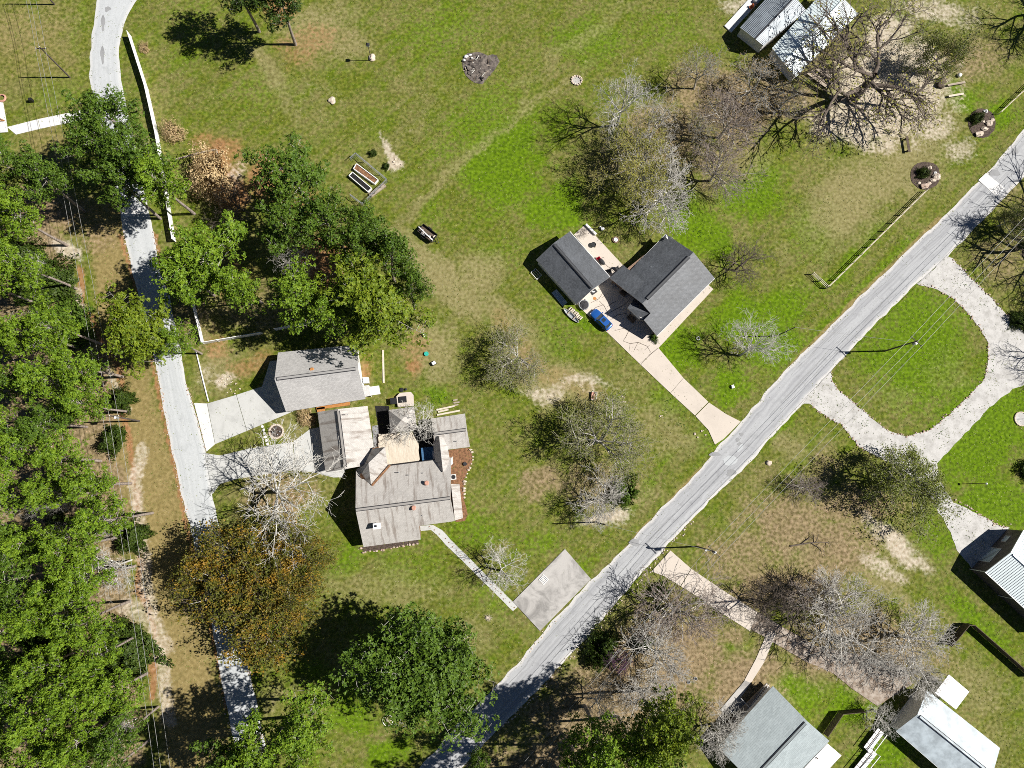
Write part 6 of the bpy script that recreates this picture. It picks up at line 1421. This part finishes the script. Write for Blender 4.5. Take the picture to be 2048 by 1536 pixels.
for a, b in zip(fc, fc[1:] + fc[:1]):
    MB().beam(a + UP * .9, b + UP * .9, .12, .1).obj('rail', MT['wood_dark'], pf); MB().beam(a - UP * .5, a + UP * .92, .13, .13).obj('post', MT['wood_dark'], pf)
chair('orange chair on the shaded porch of the metal roofed house', 1500, 18, 'orange', .5, s=1.2); crate('grey box on the porch corner of the metal roofed house', 1512, 5, (1.3, 1.0, .8), 'steel', .8)
crate('pale metal cabinet at the lower corner of the metal roofed house', 1582, 152, (.5, 1.2, 1.0), 'steel', .7, 'metal_cabinet', 'cabinet')
# fallen branch and septic lids in the leaf litter
fb2 = thing('fallen_branch', 'dark crooked fallen branch on the leafy lawn by the gravel', 'branch', P(1580, 1092)); sg = [[], [], [], []]; tp = []
grow(random.Random(14), sg, tp, Vector((0, 0, .2)), (P(1665, 1083) - P(1582, 1092)).normalized(), 7.2, .15, 0, 2, dict(wob=.16, lift=0, rmin=.03, n=[4, 3], start=[.25, .3], ang=[50, 45], ratio=[.4, .5]))
child('branch', seg_mesh('branch', [(s[0], s[1], .1 + abs(s[2] - .2) * .35, s[3], s[4], .1 + abs(s[5] - .2) * .35, s[6], s[7]) for k in sg for s in k], MT['bark_dark'], 5), fb2)
for lb, x, y in (('round septic lid in the leaf litter, left one', 1377, 1364), ('round septic lid in the leaf litter, right one', 1391, 1357)):
    o = thing('septic_lid', lb, 'lid', P(x, y)); q = o.location; MB().cyl((q.x, q.y, 0), .3, .14, 16).obj('collar', MT['concrete'], o); MB().cyl((q.x, q.y, .141), .24, .03, 16).obj('lid', MT['black'], o)
lump('pale_stump', 'pale stump with reddish chips beside the street wires', 'stump', 1537, 926, (.55, .5, .18), 'rock', .1, .3, 4)
# white canopy and ramp, bottom right
cp = thing('metal_canopy', 'square white metal canopy beside the pale metal roofed house', 'canopy', P(1904, 1384)); cq = L([(1898, 1349, 2.5), (1938.6, 1383.5, 2.5), (1912, 1419, 2.5), (1870, 1385.6, 2.5)])
roof_face(cp, cq, MT['white'], .12, 'roof', MT['white'])
for q in inset_poly(cq, .9): MB().box((q.x, q.y, 1.2), (.1, .1, 2.4)).obj('post', MT['white'], cp)
rp = thing('access_ramp', 'white boarded access ramp with railings between the bottom right houses', 'ramp', P(1735, 1500)); ra_ = random.Random(3)
for (p0, p1, w) in ((P(1762, 1461, .7), P(1733, 1500, .7), 1.35), (P(1748, 1502, .65), P(1690, 1570, .4), 1.45)):
    d_ = (p1 - p0).normalized(); s_ = Vector((-d_.y, d_.x, 0)) * w / 2; n = int((p1 - p0).length / .32)
    for i in range(n): c = p0.lerp(p1, (i + .5) / n); MB().beam(c - s_, c + s_, (p1 - p0).length / n - .02, .06).obj('board', MT['white'], rp)
    for s in (-1, 1): rail(rp, p0 + s_ * s, p1 + s_ * s, .45, 1.6, MT['white' if s > 0 else 'wood_dark'], .9, 'railing', .06)
    for t in (.1, .5, .9):
        for s in (-1, 1): c = p0.lerp(p1, t) + s_ * s * .9; MB().box((c.x, c.y, c.z / 2 - .02), (.12, .12, c.z), 0).obj('leg', MT['wood_dark'], rp)

# ------------------------------------------------------------------ loose stuff: edging stones, weeds, fallen leaves, grass
def scatter_stones(label, lines, step, smin, smax, mat, side=.15, name='stone_edging'):
    mb = MB(); r_ = random.Random(len(lines) * 7 + 1)
    for ln in lines:
        w = L(ln)
        for a, b in zip(w[:-1], w[1:]):
            k = max(1, int((b - a).length / step))
            for i in range(k):
                q = a.lerp(b, (i + r_.random() * .6) / k); s = r_.uniform(smin, smax); mb.blob((q.x + r_.gauss(0, side), q.y + r_.gauss(0, side), s * .35), (s, s * r_.uniform(.6, 1), s * .6), r_.randint(0, 9999), .3, 0, 6, 4)
    return tag(mb.obj(name, MT[mat]), label, 'stones', kind='stuff')
scatter_stones('reddish stones edging the gravel loop drive', [IN, [(1619, 806), (1640, 826), (1682, 848), (1718, 893), (1744, 908)], [(1906, 518), (1937, 552), (1979, 593), (2031, 648)], [(1914, 1000), (1953, 1026), (1994, 1049), (2015, 1053)]], .42, .10, .24, 'edge_rock')
scatter_stones('reddish stones along both edges of the lane', [[(246, 463), (267, 560)], [(308, 467), (319, 532)], [(306, 700), (320, 780), (338, 868), (360, 980), (376, 1036)], [(372, 770), (393, 830), (411, 900)], [(434, 1310), (446, 1390), (462, 1460)], [(496, 1335), (508, 1380)]], .34, .07, .18, 'edge_rock', .16)
scatter_stones('pale broken stones along the lower street edge', [[(1000, 1460), (1086, 1374), (1167, 1286), (1232, 1212), (1300, 1138), (1340, 1088), (1388, 1042)], [(1040, 1324), (1110, 1240)]], .4, .06, .2, 'rock', .25)
scatter_stones('scattered pale stones in the yard and on the lawns', [[(440, 760), (480, 770)], [(450, 750), (470, 790)], [(1390, 866), (1412, 872)], [(1316, 826), (1332, 834)], [(1246, 790), (1250, 812), (1238, 822)], [(1986, 1046), (2012, 1052)], [(786, 318), (800, 330)]], .3, .08, .24, 'rock', .5)
def inside_lay(k, x, y):
    i = np.clip(((x + 104) / .5).astype(int), 0, 10 ** 6); off = int(np.argmin(np.abs(GX + 104))); offy = int(np.argmin(np.abs(GY + 62)))
    return LAY[k][np.clip(offy + ((y + 62) / .5).astype(int), 0, ny - 1), np.clip(off + i, 0, nx - 1)]
def loose(name, label, cat, n, keep, mat, size, flat, seed, zoff=.02, aspect=.6, xs=(-100, 115), ys=(-56, 100)):
    rs = np.random.RandomState(seed); x = rs.uniform(*xs, n); y = rs.uniform(*ys, n); k = keep(x, y) > rs.rand(n); x, y = x[k], y[k]; m = len(x)
    C = np.stack([x, y, np.full(m, zoff) + rs.rand(m) * size * .5], -1); N = np.tile([[0, 0, 1.0]], (m, 1))
    me = leaf_mesh(name, C, N, size, rs, MT[mat], aspect, flat); o = bpy.data.objects.new(name, me); COL.objects.link(o); return tag(o, label, cat, kind='stuff')
loose('fallen_leaves', 'tan and orange fallen leaves strewn under the bare trees', 'leaves', 160000, lambda x, y: np.clip(inside_lay('litter', x, y) * 1.1 - .2, 0, 1) * .55, 'litter', .085, .35, 3, .03)
loose('grass', 'short tufted grass blades across the lawns', 'grass', 240000, lambda x, y: np.clip(.55 - inside_lay('sand', x, y) - inside_lay('litter', x, y) * .8 - inside_lay('soil', x, y), 0, 1) * (fbm(x * .7, y * .7, 3) > .47), 'blade', .12, .5, 4, .04, .35)
wx = lambda pts: lambda x, y: sum(np.exp(-(((to_px(x, y)[0] - a) / c) ** 2 + ((to_px(x, y)[1] - b) / d) ** 2)) for a, b, c, d in pts).clip(0, 1) * (fbm(x * 1.3, y * 1.3, 3) > .5)
loose('weeds', 'dark green broad weeds in patches on the lawns', 'weeds', 300000, wx([(1110, 660, 26, 14), (1125, 690, 16, 14), (1100, 640, 10, 8), (1340, 810, 14, 14), (1370, 850, 14, 18), (870, 795, 26, 12), (1240, 720, 12, 8), (1300, 560, 8, 8), (1400, 460, 20, 14), (1510, 370, 16, 14), (800, 806, 14, 6), (1360, 790, 16, 8), (1170, 640, 14, 6), (225, 760, 14, 60), (250, 880, 10, 40), (1690, 815, 10, 8), (1730, 850, 12, 9), (1800, 895, 24, 6), (1880, 870, 14, 12), (1930, 815, 12, 12), (1985, 740, 5, 20), (1960, 610, 12, 12), (1920, 570, 14, 10), (1900, 1040, 6, 20), (1940, 1080, 20, 6), (1640, 800, 8, 8)]), 'weed', .12, .5, 5, .05)

for o in bpy.data.objects:
    if '_org' in o: del o['_org']
